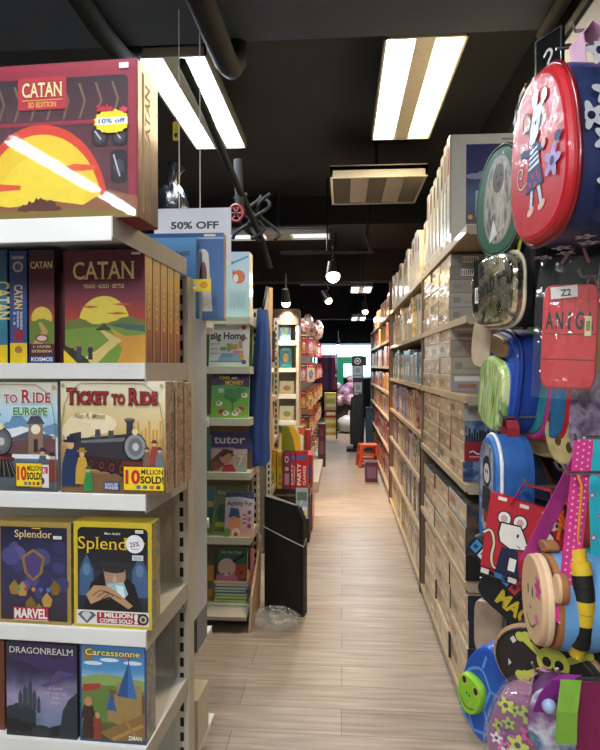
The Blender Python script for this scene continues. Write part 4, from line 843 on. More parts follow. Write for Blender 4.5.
def act(a, w, h):
    a.rect(0, 0, w, h, GRAD(((0, '#d9c86a'), (.2, '#e0a6ae'), (.5, '#d8c0d8'), (1, '#dfe4ee')), h)); a.pg([(0, h*.88), (w*.5, h*.9), (w, h*.84), (w, h), (0, h)], PR('#3a4a86')); a.text('Activity Fun', w*.06, h*.70, h*.10, PR('#3c3a78'), w*.88, .04); a.text('Jumbo', w*.14, h*.83, h*.06, PR('#d4dcec'), w*.3, .02)
    a.ell(w*.36, h*.3, w*.2, h*.22, PR('#dc9a68')); a.pg([(w*.12, h*.42), (w*.2, h*.66), (w*.48, h*.62), (w*.54, h*.42), (w*.3, h*.46)], PR('#2f5f9c')); a.ell(w*.4, h*.1, w*.14, h*.1, PR('#e6e6e6')); a.ell(w*.4, h*.06, w*.08, h*.05, PR('#c8352c')); a.ell(w*.1, h*.1, w*.12, h*.1, PR('#5aa05c'))
    for k in range(3): a.ell(w*.85, h*(.55-.15*k), w*.07, h*.05, PR(('#7a5848', '#b07a5c', '#8a4a6a')[k]), 12); a.rect(w*.62, h*(.3+.09*k), w*.76, h*(.33+.09*k), PR('#b04a64'))
book(224, 253, 494, ZB[4], YB+.0, 'pale pink and blue activity book with a blue-hatted child on the fifth book shelf', act, '#d8c0d8', tilt=-12)
def greenb(a, w, h):
    a.rect(0, 0, w, h, GRAD(((0, '#7fa83c'), (.4, '#5f8a4c'), (.7, '#7a8c6c'), (1, '#6a6a50')), h)); a.text('Explorers', w*.1, h*.8, h*.08, PR('#bcc49a'), w*.8, .02); a.ell(w*.3, h*.4, w*.22, h*.2, PR('#3f6f5c')); a.rect(w*.05, h*.1, w*.4, h*.2, PR('#c8d05a'))
book(213, 247, 486, ZB[4], YB+.10, 'green nature picture book standing behind the pink activity book', greenb, '#6a8a4c')
def tealb(a, w, h): a.rect(0, 0, w, h, GRAD(((0, '#8aa04c'), (.5, '#3f6f7a'), (1, '#4a7f86')), h)); a.rect(w*.1, h*.55, w*.9, h*.68, PR('#b9b48a')); a.ell(w*.5, h*.3, w*.3, h*.16, PR('#2f6a58'))
book(205.5, 213, 488, ZB[4], YB+.09, 'teal and olive book edge left of the green nature book', tealb, '#4a7f86')
# stack of books with On the Dot on top
cols = ('#7fb83c', '#9ac848', '#4f9a74', '#3f8ab0', '#5fa0c4', '#bfa8c0', '#e0b884')
zc = ZB[5]+.001; p0, p1 = atY(214.5, 590, YB+.03), atY(247.5, 590, YB+.03)
th = (zb(582)-ZB[5])/7
for k, c in enumerate(cols):
    o = MB().box(0, p1.x-p0.x-.006*(k % 2), 0, .2, 0, th-.001, PR(c), mf=PR(c)); o.box(.002, p1.x-p0.x-.01, -.0005, .002, th*.3, th*.7, PR('#d9dcc8')); o = o.build('picture_book', loc=(p0.x+.003*(k % 3), YB+.02+.004*(k % 2), zc+th*k)); tag(o, 'thin book lying in the low stack, %s up from the shelf, %s' % (ORD[k], ('bright green','lime green','sea green','blue','pale blue','mauve','peach')[k]), 'book', 'stacked books on the low book shelf')
def dot(a, w, h):
    a.rect(0, 0, w, h, PR('#2f5a50')); a.text('On the Dot', w*.12, h*.83, h*.085, PR('#a9c4b4'), w*.68, .02); a.ell(w*.33, h*.4, w*.29, h*.28, PR('#d4bcb4'), 30); a.ell(w*.2, h*.2, w*.03, h*.03, INK, 10); a.ell(w*.42, h*.22, w*.03, h*.03, INK, 10)
    a.pg([(w*.0, h*.2), (w*.3, h*.12), (w*.56, h*.2), (w*.74, h*.48), (w*.8, h*.42), (w*.7, 0), (0, 0)], PR('#d07aa8')); a.pg([(w*.62, h*.5), (w*.95, h*.5), (w, h*.1), (w*.75, 0), (w*.6, h*.2)], PR('#9c4a28')); a.line([(w*.52, h*.58), (w*.9, h*.8)], h*.08, PR('#1c1c1e')); a.ell(w*.8, h*.25, w*.04, h*.04, INK, 10)
book(216.5, 247, 549, zc+th*7, YB+.02, 'dark green picture book with a pale pink dot on top of the low stack', dot, '#2f5a50', tilt=-8)
book(250, 253.5, 550, ZB[5], YB+.05, 'thin pink book edge right of the dark green picture book', lambda a, w, h: a.rect(0, 0, w, h, PR('#c9707c')), '#c9707c', tilt=-3)
def orng(a, w, h): a.rect(0, 0, w, h, PR('#c88a2c')); a.rect(w*.1, h*.3, w*.8, h*.55, PR('#3f6a4c'))
book(206.5, 213.5, 566, ZB[5], YB+.06, 'orange book edge left of the low stack of books', orng, '#c88a2c', tilt=-3)
# leaning flat card at the foot of the unit
kc = MB().hull([(0, 0, 0), (.012, 0, 0), (.012, .40, 0), (0, .40, 0)], [(.004, .06, .19), (.016, .06, .19), (.022, .40, .44), (.010, .40, .44)], C('#b89c80', .7, var=.1)).build('flat_carton', loc=(XB+.012, 3.2, .0))
tag(kc, 'folded kraft card standing at the foot of the slotted post by the bubble wrap', 'carton')

# blue fabric rolls hanging beside the unit
def drape(px0, px1, py0, py1, Y, col, lab, n, seed, dep=.1):
    rn = random.Random(seed); p0, p1 = atY(px0, py0, Y), atY(px1, py0, Y); zt, zb_ = p0.z, atY(px0, py1, Y).z; w = p1.x-p0.x; nu = 26; nv = 14; vs = []
    for j in range(nv+1):
        v = j/nv; pin = .55+.45*min(1, v*2.2) if j < nv else .95
        for i in range(nu):
            t = 2*math.pi*i/nu; rr = 1+.16*math.sin(n*t+seed+v*1.2)
            vs.append((p0.x+w/2+w/2*rr*pin*math.cos(t)+.012*math.sin(v*5+seed), Y+dep/2*rr*pin*math.sin(t), zt+(zb_-zt)*v+(.03*math.sin(3*t+seed) if j == nv else 0)))
    fs = [(j*nu+i, (j+1)*nu+i, (j+1)*nu+(i+1) % nu, j*nu+(i+1) % nu) for j in range(nv) for i in range(nu)]
    m = MB().mesh(vs, fs, col, True); m.mesh(vs[:nu], [tuple(range(nu))], col); m.mesh(vs[-nu:], [tuple(reversed(range(nu)))], col)
    o = m.build('hanging_fabric'); return tag(o, lab, 'fabric')
drape(251.5, 270, 310, 462, 3.52, C('#2f4f94', .75, var=.12, scale=9), 'long bundle of blue fabric hanging beside the book shelf', 7, 1, .11)
drape(262, 273, 288, 448, 3.70, C('#cdb08a', .8, var=.08, scale=9), 'beige fabric bundle hanging just behind the blue one', 5, 2, .1)
tag(MB().tube([(XB-.02, 3.7, atY(260, 311, 3.7).z), (XB+.01, 3.70, atY(260, 309, 3.7).z), (XB+.05, 3.52, atY(260, 312, 3.52).z), (XB+.06, 3.66, atY(266, 288, 3.7).z), (XB+.05, 3.70, atY(266, 288, 3.70).z)], .008, DARKM, 8).build('wall_hook'), 'dark hook carrying the blue and beige fabric bundles', 'hook')

# black folded display board with a cord round it
yb_ = 3.42; c = [atY(264.5, 622, 3.52), atY(264.5, 496, 3.52), atY(297, 507, yb_), atY(304.5, 632, yb_), atY(304.5, 545, yb_)]
r = empty('folded_display_board', (c[0].x, 3.52, 0), 0, 'tall black folded board tied with cord standing on the floor by the book shelf', 'display board')
B = [Vector((v.x-c[0].x, v.y-3.52, v.z)) for v in c]
bl = C('#101216', .45, var=.1, scale=10)
x1 = B[3].x; zt0 = B[1].z; zt1 = B[2].z; t_ = .03
def slab(pts, t, m, nm):
    fr = [Vector(p) for p in pts]; bk = [p+Vector((.01, t, 0)) for p in fr]; q = MB(); q.hull(bk, fr, m); return q.build(nm, r)
slab([(0, 0, 0), (x1*.97, -.09, 0), (x1*.97, -.09, zt1*.87), (x1*.80, -.07, zt1), (0, 0, zt0)], t_, bl, 'front_panel')
slab([(.0, .04, 0), (x1*1.0, -.05, 0), (x1*1.0, -.05, zt1*.84), (x1*.86, -.03, zt1*.97), (.0, .04, zt0*1.0)], t_, C('#191b20', .5), 'back_panel')
cz = [atY(264.5, 527, 3.5).z, atY(303, 547, yb_).z, atY(290, 541, yb_).z]
MB().tube([(-.006, .05, cz[0]), (-.006, -.006, cz[0]), (x1*.5, -.055, (cz[0]+cz[1])/2-.004), (x1*.98, -.098, cz[1]), (x1*1.02, -.03, cz[1]+.03), (x1*.7, .03, cz[1]+.02)], .004, C('#b8b4a8', .7), 6).build('cord', r)
# bubble wrap bundle
mb = MB(); mb.blob((0, 0, .055), (.14, .12, .05), CLEAR('#c9cccc', .16, .2), 28, 16, .28, 4)
o = mb.build('bubble_wrap', loc=(atZ(274, 634, 0).x, 3.28, .0)); tag(o, 'crumpled clear bubble wrap on the floor at the foot of the black board', 'bubble wrap')
mb2 = MB(); rn = random.Random(8)
for k in range(60):
    a_, e_ = rn.uniform(0, 6.28), rn.uniform(.1, 1.4); mb2.blob((.128*math.cos(a_)*math.cos(e_), .098*math.sin(a_)*math.cos(e_), .055+.06*math.sin(e_)), .006, CLEAR('#e8ecec', .22, .1), 6, 4)
mb2.build('bubbles', o)

# ---------------------------------------------------------------- red and yellow boxes on a low bin
YR = 4.9
pz = lambda px, py: atY(px, py, YR)
zr0 = pz(280, 489).z
r = empty('display_bin', (pz(290, 500).x, YR+.15, 0), 0, 'dark low display bin carrying red and yellow boxes behind the black board', 'bin')
wb = .33; MB().box(-wb/2, wb/2, -.15, .15, .0, zr0-.0, C('#2a2622', .7)).box(-wb/2-.01, wb/2+.01, -.16, .16, zr0-.06, zr0-.045, C('#6f5a44', .6)).build('bin_body', r); MB().box(-.1, .1, -.152, -.15, .1, .3, C('#8a2c2c', .6)).build('front_label', r)
def bx(px0, px1, py0, zbot, Y, col, lab, fn=None, t=.14, group=None, name='toy_box', cat='box', side=None):
    p0, p1 = atY(px0, py0, Y), atY(px1, py0, Y); w, h = p1.x-p0.x, p0.z-zbot
    r = empty(name, (p0.x, Y, zbot), 0, lab, cat, group); MB().box(0, w, 0, t, 0, h, PR(col), ms=side or PR(col)).build('carton', r, bevel=.002)
    if fn: a = Art(w, h); fn(a, w, h); a.build('printed_face', r)
    return r
def yb(a, w, h): a.rect(w*.1, h*.06, w*.9, h*.94, PR('#c9a52e')); a.rect(w*.2, h*.6, w*.8, h*.9, PR('#a8862c')); a.ell(w*.5, h*.32, w*.24, h*.1, PR('#6c9a4c')); a.rect(w*.3, h*.1, w*.7, h*.18, PR('#5a6a9c'))
def purp(a, w, h): a.ell(w*.5, h*.8, w*.26, h*.09, PR('#d9c4d4')); a.ell(w*.5, h*.8, w*.16, h*.055, PR('#6a2458')); a.rect(w*.2, h*.12, w*.8, h*.42, PR('#b98aa8')); a.rect(w*.25, h*.5, w*.75, h*.6, PR('#c8a8bc'))
def redb(a, w, h): a.rect(w*.1, h*.78, w*.9, h*.9, PR('#3f5fa8')); a.text('PARTY', w*.42, h*.12, w*.3, WHT, h*.56, .03, False, 'l', 90); a.text('GAMES', w*.85, h*.12, w*.24, PR('#f0d0c0'), h*.5, .03, False, 'l', 90)
def grain(a, w, h):
    a.rect(0, 0, w, h, PR('#7a8424')); a.pg([(w*.3, h), (w*.5, h), (w*.8, h*.6), (w*.85, 0), (w*.6, 0), (w*.5, h*.5)], PR('#e2b020')); a.pg([(w*.5, h), (w*.95, h), (w*.95, 0), (w*.85, 0), (w*.8, h*.6)], PR('#e3dcc0')); a.pg([(w*.72, h*.95), (w, h*.95), (w, h*.6), (w*.75, h*.7)], PR('#d8552c'))
bx(268.5, 276, 450, zr0, YR, '#b8922a', 'yellow box at the left end of the row behind the black board', yb)
bx(276.8, 282.6, 452, zr0, YR+.01, '#c8a534', 'narrow yellow box between its yellow neighbour and the purple box', yb)
bx(283, 290.4, 452, zr0, YR-.01, '#7a2a5c', 'purple box with a round badge among the red and yellow boxes', purp)
bx(291, 295.4, 452, zr0, YR+.0, '#a8262c', 'slim red box right beside the purple box', redb)
bx(296, 307.5, 451, zr0, YR-.02, '#b41f2c', 'broad red box with white upright lettering behind the black board', redb)
bx(281.5, 304.5, 426, pz(290, 451).z, YR+.02, '#5a6420', 'yellow and green box with a white swirl on top of the red boxes', grain, .1)
bx(305.2, 310.6, 430, pz(290, 451).z-.0, YR+.05, '#9a1f2c', 'small dark red box on the bin right of the swirl box', None, .12)
bx(302.8, 312.5, 455, atY(306, 560, 5.25).z, 5.25, '#b0302c', 'tall stack-like red carton standing right of the low bin', redb, .2)
bx(307, 313.5, 490, 0, 5.6, '#a82c2a', 'tall red floor carton behind the red boxes by the aisle', lambda a, w, h: [a.rect(w*.2, h*(.1+.2*k), w*.85, h*(.2+.2*k), PR(('#d8c0b0', '#4a6a9c', '#e0a030', '#d0d4d4')[k])) for k in range(4)], .2)
q = empty('blister_pack', atY(302, 503, YR-.18), 0, 'pale blue and white blister pack hanging at the front of the low bin', 'pack'); MB().box(-.05, .05, 0, .02, -.13, .12, PR('#8fa8b4')).build('card', q); a = Art(.1, .25, (-.05, 0, -.13)); a.rect(.01, .15, .09, .22, PR('#5f6f5c')); a.rect(.01, .03, .09, .1, PR('#d9dee0')); a.text('7', .04, .12, .03, WHT, .014, .04); a.build('printed_face', q)
q = empty('hanging_tag', atY(303, 517, YR-.2), 0, 'small yellow tag under the pale blue blister pack', 'tag'); MB().box(-.02, .02, 0, .003, -.05, .05, PR('#d9c030')).build('card', q)

# ---------------------------------------------------------------- gondola behind (slotted post, dark packs)
r = empty('display_shelf', (-.56, 4.55, 0), 0, 'beige slotted shelf unit just behind the hanging fabric', 'shelf unit')
post(MB(), -.035, .0, 0, .06, 0, 1.92, slotside=True).build('slotted_post', r); post(MB(), -.035, .0, .5, .56, 0, 1.92).build('slotted_post', r)
for z in (.5, .9, 1.25, 1.62): MB().box(-.9, 0, .06, .5, z-.04, z, BEIGE).build('shelf_board', r)
MB().box(-.9, -.03, .02, .04, .05, 1.92, C('#6f675a', .6)).build('back_panel', r)
for k, (py0, zt) in enumerate(((333, 1.62), (385, 1.25))):
    pass
zz = atY(275, 362, 4.5).z
q = empty('toy_box', (-.60, 4.50, zz), 0, 'black and red pack hung on the slotted post behind the fabric', 'box'); MB().box(-.04, .08, -.03, .02, 0, .24, PR('#1c1414')).build('carton', q); a = Art(.12, .24, (-.04, -.03, 0)); a.rect(.01, .02, .11, .1, PR('#7a2a1c')); a.ell(.06, .08, .03, .04, PR('#c8602c')); a.rect(.02, .18, .1, .2, PR('#b8b0a0')); a.build('printed_face', q)
for k, (a_, b_) in enumerate(((270, 279), (269, 278))):
    pass
# ---------------------------------------------------------------- white book shelf further in
YC = 6.3
uc = empty('display_shelf', (-.50, YC, 0), 0, 'white middle-distance shelf unit with teal books facing the viewer', 'shelf unit')
zC = [atY(288, y, YC).z for y in (341, 368, 394.5, 421, 450)]
for z in zC: MB().box(-.7, 0, 0, .3, z-.016, z, WHITE).box(-.7, 0, -.008, 0, z-.045, z, WHITE).build('shelf_board', uc)
post(MB(), -.0, .03, .0, .3, 0, 1.95, face=False).build('side_post', uc); MB().box(-.7, 0, .3, .32, 0, 1.95, C('#b8ae98', .6)).build('back_panel', uc); MB().box(-.7, .03, -.01, .32, 1.95, 2.12, C('#1d1518', .8)).build('header_panel', uc)
def cov(c1, c2, c3): return lambda a, w, h: (a.rect(0, 0, w, h, GRAD(((0, c1), (1, c2)), h)), a.ell(w*.5, h*.45, w*.26, h*.2, PR(c3)), a.rect(w*.15, h*.78, w*.8, h*.86, PR('#dcd8c8')), a.rect(w*.2, h*.1, w*.5, h*.14, PR(c3)))
for (x0, x1, y0, k, c, lab) in ((279.5, 290.5, 319, 0, ('#3f5aa0', '#5f9ac0', '#7fb04c'), 'blue and violet picture book on the upper shelf of the middle-distance unit'),
        (280, 291.5, 345, 1, ('#1f7f90', '#2a93a4', '#d9b048'), 'teal picture book with a yellow spot on the middle-distance unit'),
        (279.5, 294, 381, 2, ('#cfc29a', '#e0d4ae', '#c0824a'), 'cream spotted picture book on the third shelf of the middle-distance unit'),
        (279.5, 294, 406, 3, ('#d4cfa6', '#e4dfba', '#a9a45c'), 'pale yellow picture book on the fourth shelf of the middle-distance unit')):
    book(x0, x1, y0, zC[k], YC+.05, lab, cov(*c), c[0], tilt=-8)
bx(279.3, 295, 433, zC[4], YC+.03, '#b8a868', 'tan box on the lowest visible shelf of the middle-distance unit', cov('#c0a860', '#d0c080', '#8a6a3a'), .15, name='toy_box')
# ---------------------------------------------------------------- pegboard rack of hanging packs along the aisle
rk = empty('pegboard_rack', (-.52, 6.9, 0), 0, 'tall pegboard rack along the left of the aisle full of colourful hanging packs', 'rack')
MB().box(-.02, 0, 0, 3.4, 0, 1.98, C('#7d7668', .6)).build('board', rk); MB().box(-.03, .24, -.02, 3.4, 0, .12, BEIGE).build('base', rk)
post(MB(), -.02, .03, -.03, 0, 0, 2.0, face=False).build('slotted_post', rk)
def packart(a, w, h, cs):
    a.rect(0, 0, w, h, PR(cs[0])); a.rect(0, h*.78, w, h, PR(cs[1])); a.ell(w*.5, h*.42, w*.32, h*.24, PR(cs[2])); a.rect(w*.15, h*.08, w*.85, h*.16, PR('#e4dfd0')); a.text('TOY', w*.5, h*.84, h*.09, WHT, w*.6, .05, False, 'c') if False else a.rect(w*.2, h*.85, w*.8, h*.91, PR('#efe8d8'))
PC = [('#d6402c', '#7a1f24', '#f0b83a'), ('#e0a528', '#a8401f', '#d8412c'), ('#3a8a5c', '#1f5a44', '#e8cf4a'), ('#c84a7a', '#5a2450', '#efdfe4'), ('#3f78b8', '#1f3a74', '#e8c93a'), ('#e8cf3a', '#c8522a', '#8a3a2c'), ('#f0e6d4', '#b82c34', '#4a8ab0'), ('#8a5a3a', '#4a2c20', '#d8a86a')]
protos = []
for cs in PC:
    r = empty('hanging_pack', (0, 0, -5)); b = MB(); b.box(-.065, .065, 0, .006, -.22, 0, PR(cs[0])); b.build('card', r); a = Art(.13, .22, (-.065, 0, -.22)); packart(a, .13, .22, cs); a.build('printed_face', r)
    b = MB(); b.puff(ell_pts(0, -.13, .045, .06, 14), -.004, .004, .03, CLEAR('#ffffff', .2), CLEAR('#ffffff', .2)); b.build('blister', r); protos.append(r)
rn = random.Random(12); rowz = [1.86, 1.53, 1.20, .88, .56]; used = set()
RN = ['top', 'second', 'third', 'fourth', 'bottom']; CN = ['red', 'amber', 'green', 'pink', 'blue', 'yellow', 'white', 'brown']
for i, z in enumerate(rowz):
    pal = ([0, 3, 0, 6, 3, 0, 2], [0, 3, 6, 0, 2, 3, 7], [5, 1, 0, 5, 6, 7, 1], [5, 1, 5, 0, 5, 7, 4], [2, 5, 0, 2, 7, 6, 4])[i]
    for j in range(8):
        y = 6.98+.40*j; k = pal[(j*2+i) % 7]
        MB().tube([(0, y-6.9, z+.005), (.17, y-6.9, z+.005), (.175, y-6.9, z+.02)], .004, STEEL, 5).build('peg_hook', rk)
        for q in range(2):
            src = protos[k if q == 0 else pal[(j*2+i+1) % 7]]; fresh = src not in used
            o = src if fresh else copy_tree(src); used.add(src); kk = protos.index(src)
            o.location = (-.52+.06+.085*q+rn.uniform(-.01, .01), y, z); o.rotation_euler = (0, 0, R(62+rn.uniform(-14, 14)))
            tag(o, '%s hanging pack, %s row, %s hook from near end, %s' % (CN[kk], RN[i], ORD[j], ('next to the board', 'towards the aisle')[q]), 'toy pack', 'packs hanging on the left pegboard rack')
for s_ in protos:
    if s_ not in used:
        for ch in list(s_.children): bpy.data.objects.remove(ch)
        bpy.data.objects.remove(s_)
# balloon-like foil bags at top of the rack
for k, (px, py, Y, c) in enumerate(((303, 331, 7.3, '#b0463a'), (308, 326, 7.9, '#8a8488'), (314, 334, 8.6, '#c84a5c'), (318, 330, 9.2, '#9a5a64'))):
    p = atY(px, py, Y); b = MB(); b.blob((0, 0, 0), (.09, .13, .16), BUSY((c, '#e0c8b8', '#702a34', '#4a8a60'), 14, .8, .25), 12, 8, .12, k); o = b.build('foil_bag', loc=p); tag(o, 'shiny printed foil bag high on the pegboard rack, %s from the near end' % ORD[k], 'bag', 'foil bags at the top of the rack')
# ---------------------------------------------------------------- far end of the aisle
bx(318, 325.5, 424, 0, 8.6, '#4a2438', 'dark maroon floor carton near the end of the pegboard rack', lambda a, w, h: (a.rect(w*.2, h*.3, w*.8, h*.6, PR('#7a4a58')), a.ell(w*.5, h*.8, w*.2, h*.1, PR('#8a3a50'))), .25)
zc_ = 0.0
for k, (c, hh) in enumerate((('#b8a02c', .21), ('#c8b030', .17), ('#9c2430', .17), ('#a9b07a', .19), ('#c4b848', .18))):
    o = MB().box(-.14, .14, -.12, .12, 0, hh-.004, PR(c)); o.box(-.1, .1, -.122, -.12, hh*.3, hh*.7, PR('#e0d8a8')); o = o.build('toy_box', loc=(atZ(331, 434, 0).x, 12.7, zc_)); zc_ += hh
    tag(o, ('olive yellow box at the foot of the far stack', 'yellow box second in the far stack', 'dark red box in the middle of the far stack', 'grey green box second from top of the far stack', 'pale yellow box on top of the far stack')[k], 'box', 'stack of boxes at the far left of the aisle')
# coloured clothes on a rail
r = empty('clothes_rail', (atY(329, 352, 12.0).x, 12.0, 0), 0, 'far black clothes rail with maroon and purple garments', 'rail')
zt = atY(329, 354, 12).z
MB().tube([(-.3, 0, 0), (-.3, 0, zt), (.16, 0, zt), (.16, 0, 0)], .015, BLACK, 8).build('frame', r)
for k, c in enumerate(('#4a2440', '#7a2c4c', '#5a3a70', '#3a2a4a', '#8a3a5c')):
    m = MB(); x = -.20+.075*k
    pr_ = [(.02, 0), (.10, -.06), (.16, -.4), (.17, -.72)]
    for (w1, h1), (w2, h2) in zip(pr_, pr_[1:]): m.hull([(x-.045, -w2, h2), (x+.045, -w2, h2), (x+.045, w2, h2), (x-.045, w2, h2)], [(x-.04, -w1, h1), (x+.04, -w1, h1), (x+.04, w1, h1), (x-.04, w1, h1)], C(c, .8, var=.15))
    o = m.build('garment', loc=(r.location.x, 12.0, zt-.02)); tag(o, ('dark plum', 'maroon', 'violet', 'near-black purple', 'rose')[k]+' garment hanging on the far clothes rail', 'garment', 'garments on the far rail')
# green frame banner
gp = atY(343, 392, 14.0); r = empty('banner_frame', (gp.x, 14.0, 0), 0, 'bright green upright frame with a top bar before the far window', 'frame')
zt = atY(343, 357, 14).z; GR = C('#0f9a6a', .5)
MB().box(-.14, .01, 0, .05, 0, zt, GR).build('upright', r); MB().box(-.14, .24, -.001, .05, zt-.16, zt, GR).build('top_bar', r); MB().box(.20, .24, 0, .05, .3, zt, C('#dfe8ea', .6)).build('upright', r); MB().box(-.2, .3, -.15, .2, 0, .03, BLACK).build('foot', r)
# pile of soft bags
rn = random.Random(4)
for k, (px, py, rr, c) in enumerate(((339, 400, .19, '#7a4a60'), (345, 392, .2, '#b07a9c'), (350, 386, .15, '#e08ab8'), (352, 400, .2, '#8a5a70'), (343, 408, .17, '#6a3a4c'), (350, 379, .10, '#caa09a'), (337, 386, .13, '#5f4a6c'), (355, 407, .15, '#9a6a80'))):
    rr *= .85; p = atY(px, py, 13.3+.22*(k % 3)); b = MB(); b.blob((0, 0, 0), (rr, rr*.7, rr*.8), BUSY((c, '#d8b8c8', c, '#4a2c44'), 9, .3), 12, 8, .2, k); b.tube([(-rr*.3, 0, rr*.7), (0, 0, rr*1.05), (rr*.3, 0, rr*.7)], .015, C(c, .7), 6); o = b.build('soft_bag', loc=p)
    tag(o, ('mauve', 'lilac pink', 'bright pink', 'dusky rose', 'dark plum', 'pale peach', 'violet grey', 'rose grey')[k]+' soft bag in the far heap below the green frame', 'bag', 'heap of soft bags at the far end')
b = MB(); b.blob((0, 0, .2), (.26, .18, .2), C('#b9bcc2', .4, coat=.3), 16, 10, .2, 9); b.tube([(0, 0, .38), (.03, 0, .5)], .03, C('#c4c6ca', .4), 6); tag(b.build('carrier_bag', loc=(atZ(348, 428, 0).x, 13.0, 0)), 'white plastic carrier bag on the floor under the far heap', 'bag')
b = MB(); b.box(-.22, .22, -.2, .2, 0, .62, C('#3c2a34', .7)); b.box(-.24, .24, -.22, .22, .62, .66, C('#50404a', .6)); tag(b.build('low_table', loc=(atY(344, 420, 13.5).x, 13.55, 0)), 'dark low stand under the far heap of soft bags', 'table')
# black display tower with pale cards
YT = 10.3; tp = atZ(351, 452, 0); r = empty('display_tower', (atY(358, 400, YT).x, YT, 0), 0, 'tall black display tower with two grey cards in the far aisle', 'display stand')
zt = atY(358, 356, YT).z
BL2 = C('#141518', .5, var=.2, scale=6)
MB().box(-.085, .085, -.08, .08, .06, zt, BL2).build('column', r); MB().box(-.20, .16, -.16, .16, 0, .06, BLACK).build('base', r); MB().box(-.11, .14, -.1, .1, zt-.17, zt-.01, C('#0c0c0e', .35)).build('header', r)
a = Art(.16, .14, (-.07, -.1, zt-.16)); a.ell(.06, .07, .055, .055, PR('#b8bcc0')); a.ell(.06, .07, .04, .04, INK); a.ell(.06, .07, .018, .018, PR('#c8c8cc')); a.build('round_emblem', r)
for k, py in enumerate((372, 389)):
    z = atY(358, py, YT).z; MB().box(-.075, .065, -.092, -.082, z-.10, z+.12, PR('#8f9194')).build('card', r); a = Art(.14, .22, (-.075, -.092, z-.10)); a.rect(.01, .03, .13, .05, PR('#5a5c60')); a.ell(.07, .13, .04, .05, PR('#6c6e72')); a.build('card_print', r)
b = MB()
for k in range(4): b.tube([(.06-.045*k, -.10, 1.02-.02*k), (.05-.045*k, -.12, .6), (.055-.05*k, -.11, .10+.03*(k % 2))], [.05, .06, .045], C(('#17181b', '#22231f', '#1b1d22', '#26251f')[k], .7, var=.2), 8)
b.build('hanging_cloth', r)
tag(MB().box(0, .14, 0, .1, 0, .78, C('#22303a', .6)).box(.01, .13, -.004, 0, .1, .7, C('#2c3d4a', .6)).build('dark_case', loc=(atY(366, 420, 10.1).x, 10.15, 0)), 'slim dark blue case standing right of the black display tower', 'case')
# orange plastic crate stool
p = atZ(368, 466, 0); r = empty('plastic_stool', (p.x, p.y, 0), R(8), 'small orange plastic stool with square holes at the foot of the far right shelves', 'stool')
OR_ = C('#e2541c', .4, coat=.2); s_ = .13; hS = .33
MB().box(-s_, s_, -s_, s_, hS-.03, hS, OR_).build('seat', r)
for sx in (-1, 1):
    for sy in (-1, 1): MB().hull([(sx*s_*1.1-.02, sy*s_*1.1-.02, 0), (sx*s_*1.1+.02, sy*s_*1.1-.02, 0), (sx*s_*1.1+.02, sy*s_*1.1+.02, 0), (sx*s_*1.1-.02, sy*s_*1.1+.02, 0)], [(sx*s_*.85-.025, sy*s_*.85-.025, hS-.03), (sx*s_*.85+.025, sy*s_*.85-.025, hS-.03), (sx*s_*.85+.025, sy*s_*.85+.025, hS-.03), (sx*s_*.85-.025, sy*s_*.85+.025, hS-.03)], OR_).build('leg', r)
m = MB()
for z in (.09, .19): 
    for sg in (-1, 1): m.box(-s_, s_, sg*s_-.008, sg*s_+.008, z-.014, z+.014, OR_); m.box(sg*s_-.008, sg*s_+.008, -s_, s_, z-.014, z+.014, OR_)
m.build('side_rail', r)
tag(MB().box(0, .16, 0, .16, 0, .26, PR('#5a2a44')).box(.02, .14, -.003, 0, .05, .2, PR('#8a5a78')).build('toy_box', loc=(.30, 7.5, 0)), 'small plum floor box beside the orange stool', 'box')
# ================================================================ RIGHT-HAND SHELVING
XF = .53; XBK = .97
def zx(px, py): return atX(px, py, XF).z
TANW = C('#9c8464', .55, 0, .1, .08, 10, 0, 'shelf_edge'); RB = C('#5c2a22', .55, var=.1, scale=6)
BAYS = [('near', 2.48, 3.86, (2.09, 1.715, 1.375, 1.0, .585, .07)), ('middle', 3.90, 6.36, (2.09, 1.715, 1.375, 1.05, .745, .41, .07)), ('far', 6.44, 10.6, (2.09, 1.8, 1.5, 1.2, .9, .55, .12))]
LN = {'near': ('topmost', 'second', 'third', 'fourth', 'fifth', 'bottom'), 'middle': ('topmost', 'second', 'third', 'fourth', 'fifth', 'sixth', 'bottom'), 'far': ('topmost', 'second', 'third', 'fourth', 'fifth', 'sixth', 'bottom')}
for nm, ya, yb2, zs in BAYS:
    r = empty('shelf_unit', (XF, ya, 0), 0, 'right-hand %s bay of tall shelving packed with boxed games' % nm, 'shelf unit')
    for z in zs:
        MB().box(0, XBK-XF, 0, yb2-ya, z-.03, z-.001, TANW).box(-.012, 0, 0, yb2-ya, z-.032, z-.001, C('#b5a080', .45, 0, .2, .06, 8, 0)).box(0, .06, -.006, 0, z-.04, z-.002, C('#a89c86', .5)).build('shelf_board', r)
    MB().box(XBK-XF, XBK-XF+.015, 0, yb2-ya, 0, 2.1, C('#4a4038', .7)).build('back_panel', r)
    if nm != 'near':
        MB().box(-.015, .03, -.034, -.003, 0, 2.42 if nm == 'far' else 1.0, RB if nm == 'far' else C('#2c2622', .6)).build('upright', r)
    MB().box(-.01, XBK-XF, yb2-ya-.02, yb2-ya, 0, 2.1, C('#7d6a54', .6)).build('end_panel', r)
KRAFT = [BUSY(('#8a6e50', '#b39470', '#d4b890', '#a5845e', '#c9ac86'), 30, .6), BUSY(('#9a8262', '#c4a880', '#dcc6a0', '#b8976c'), 26, .6), BUSY(('#7a6650', '#a08868', '#c0a47c', '#8f7658'), 34, .6)]
GREYS = [BUSY(('#a8a59a', '#c9c6ba', '#b8b5aa', '#d4d0c4'), 22, .5), BUSY(('#9c9a90', '#bdb9ac', '#cfc8b4'), 18, .5), BUSY(('#b0a48c', '#d0c4a8', '#c4b698'), 20, .5)]
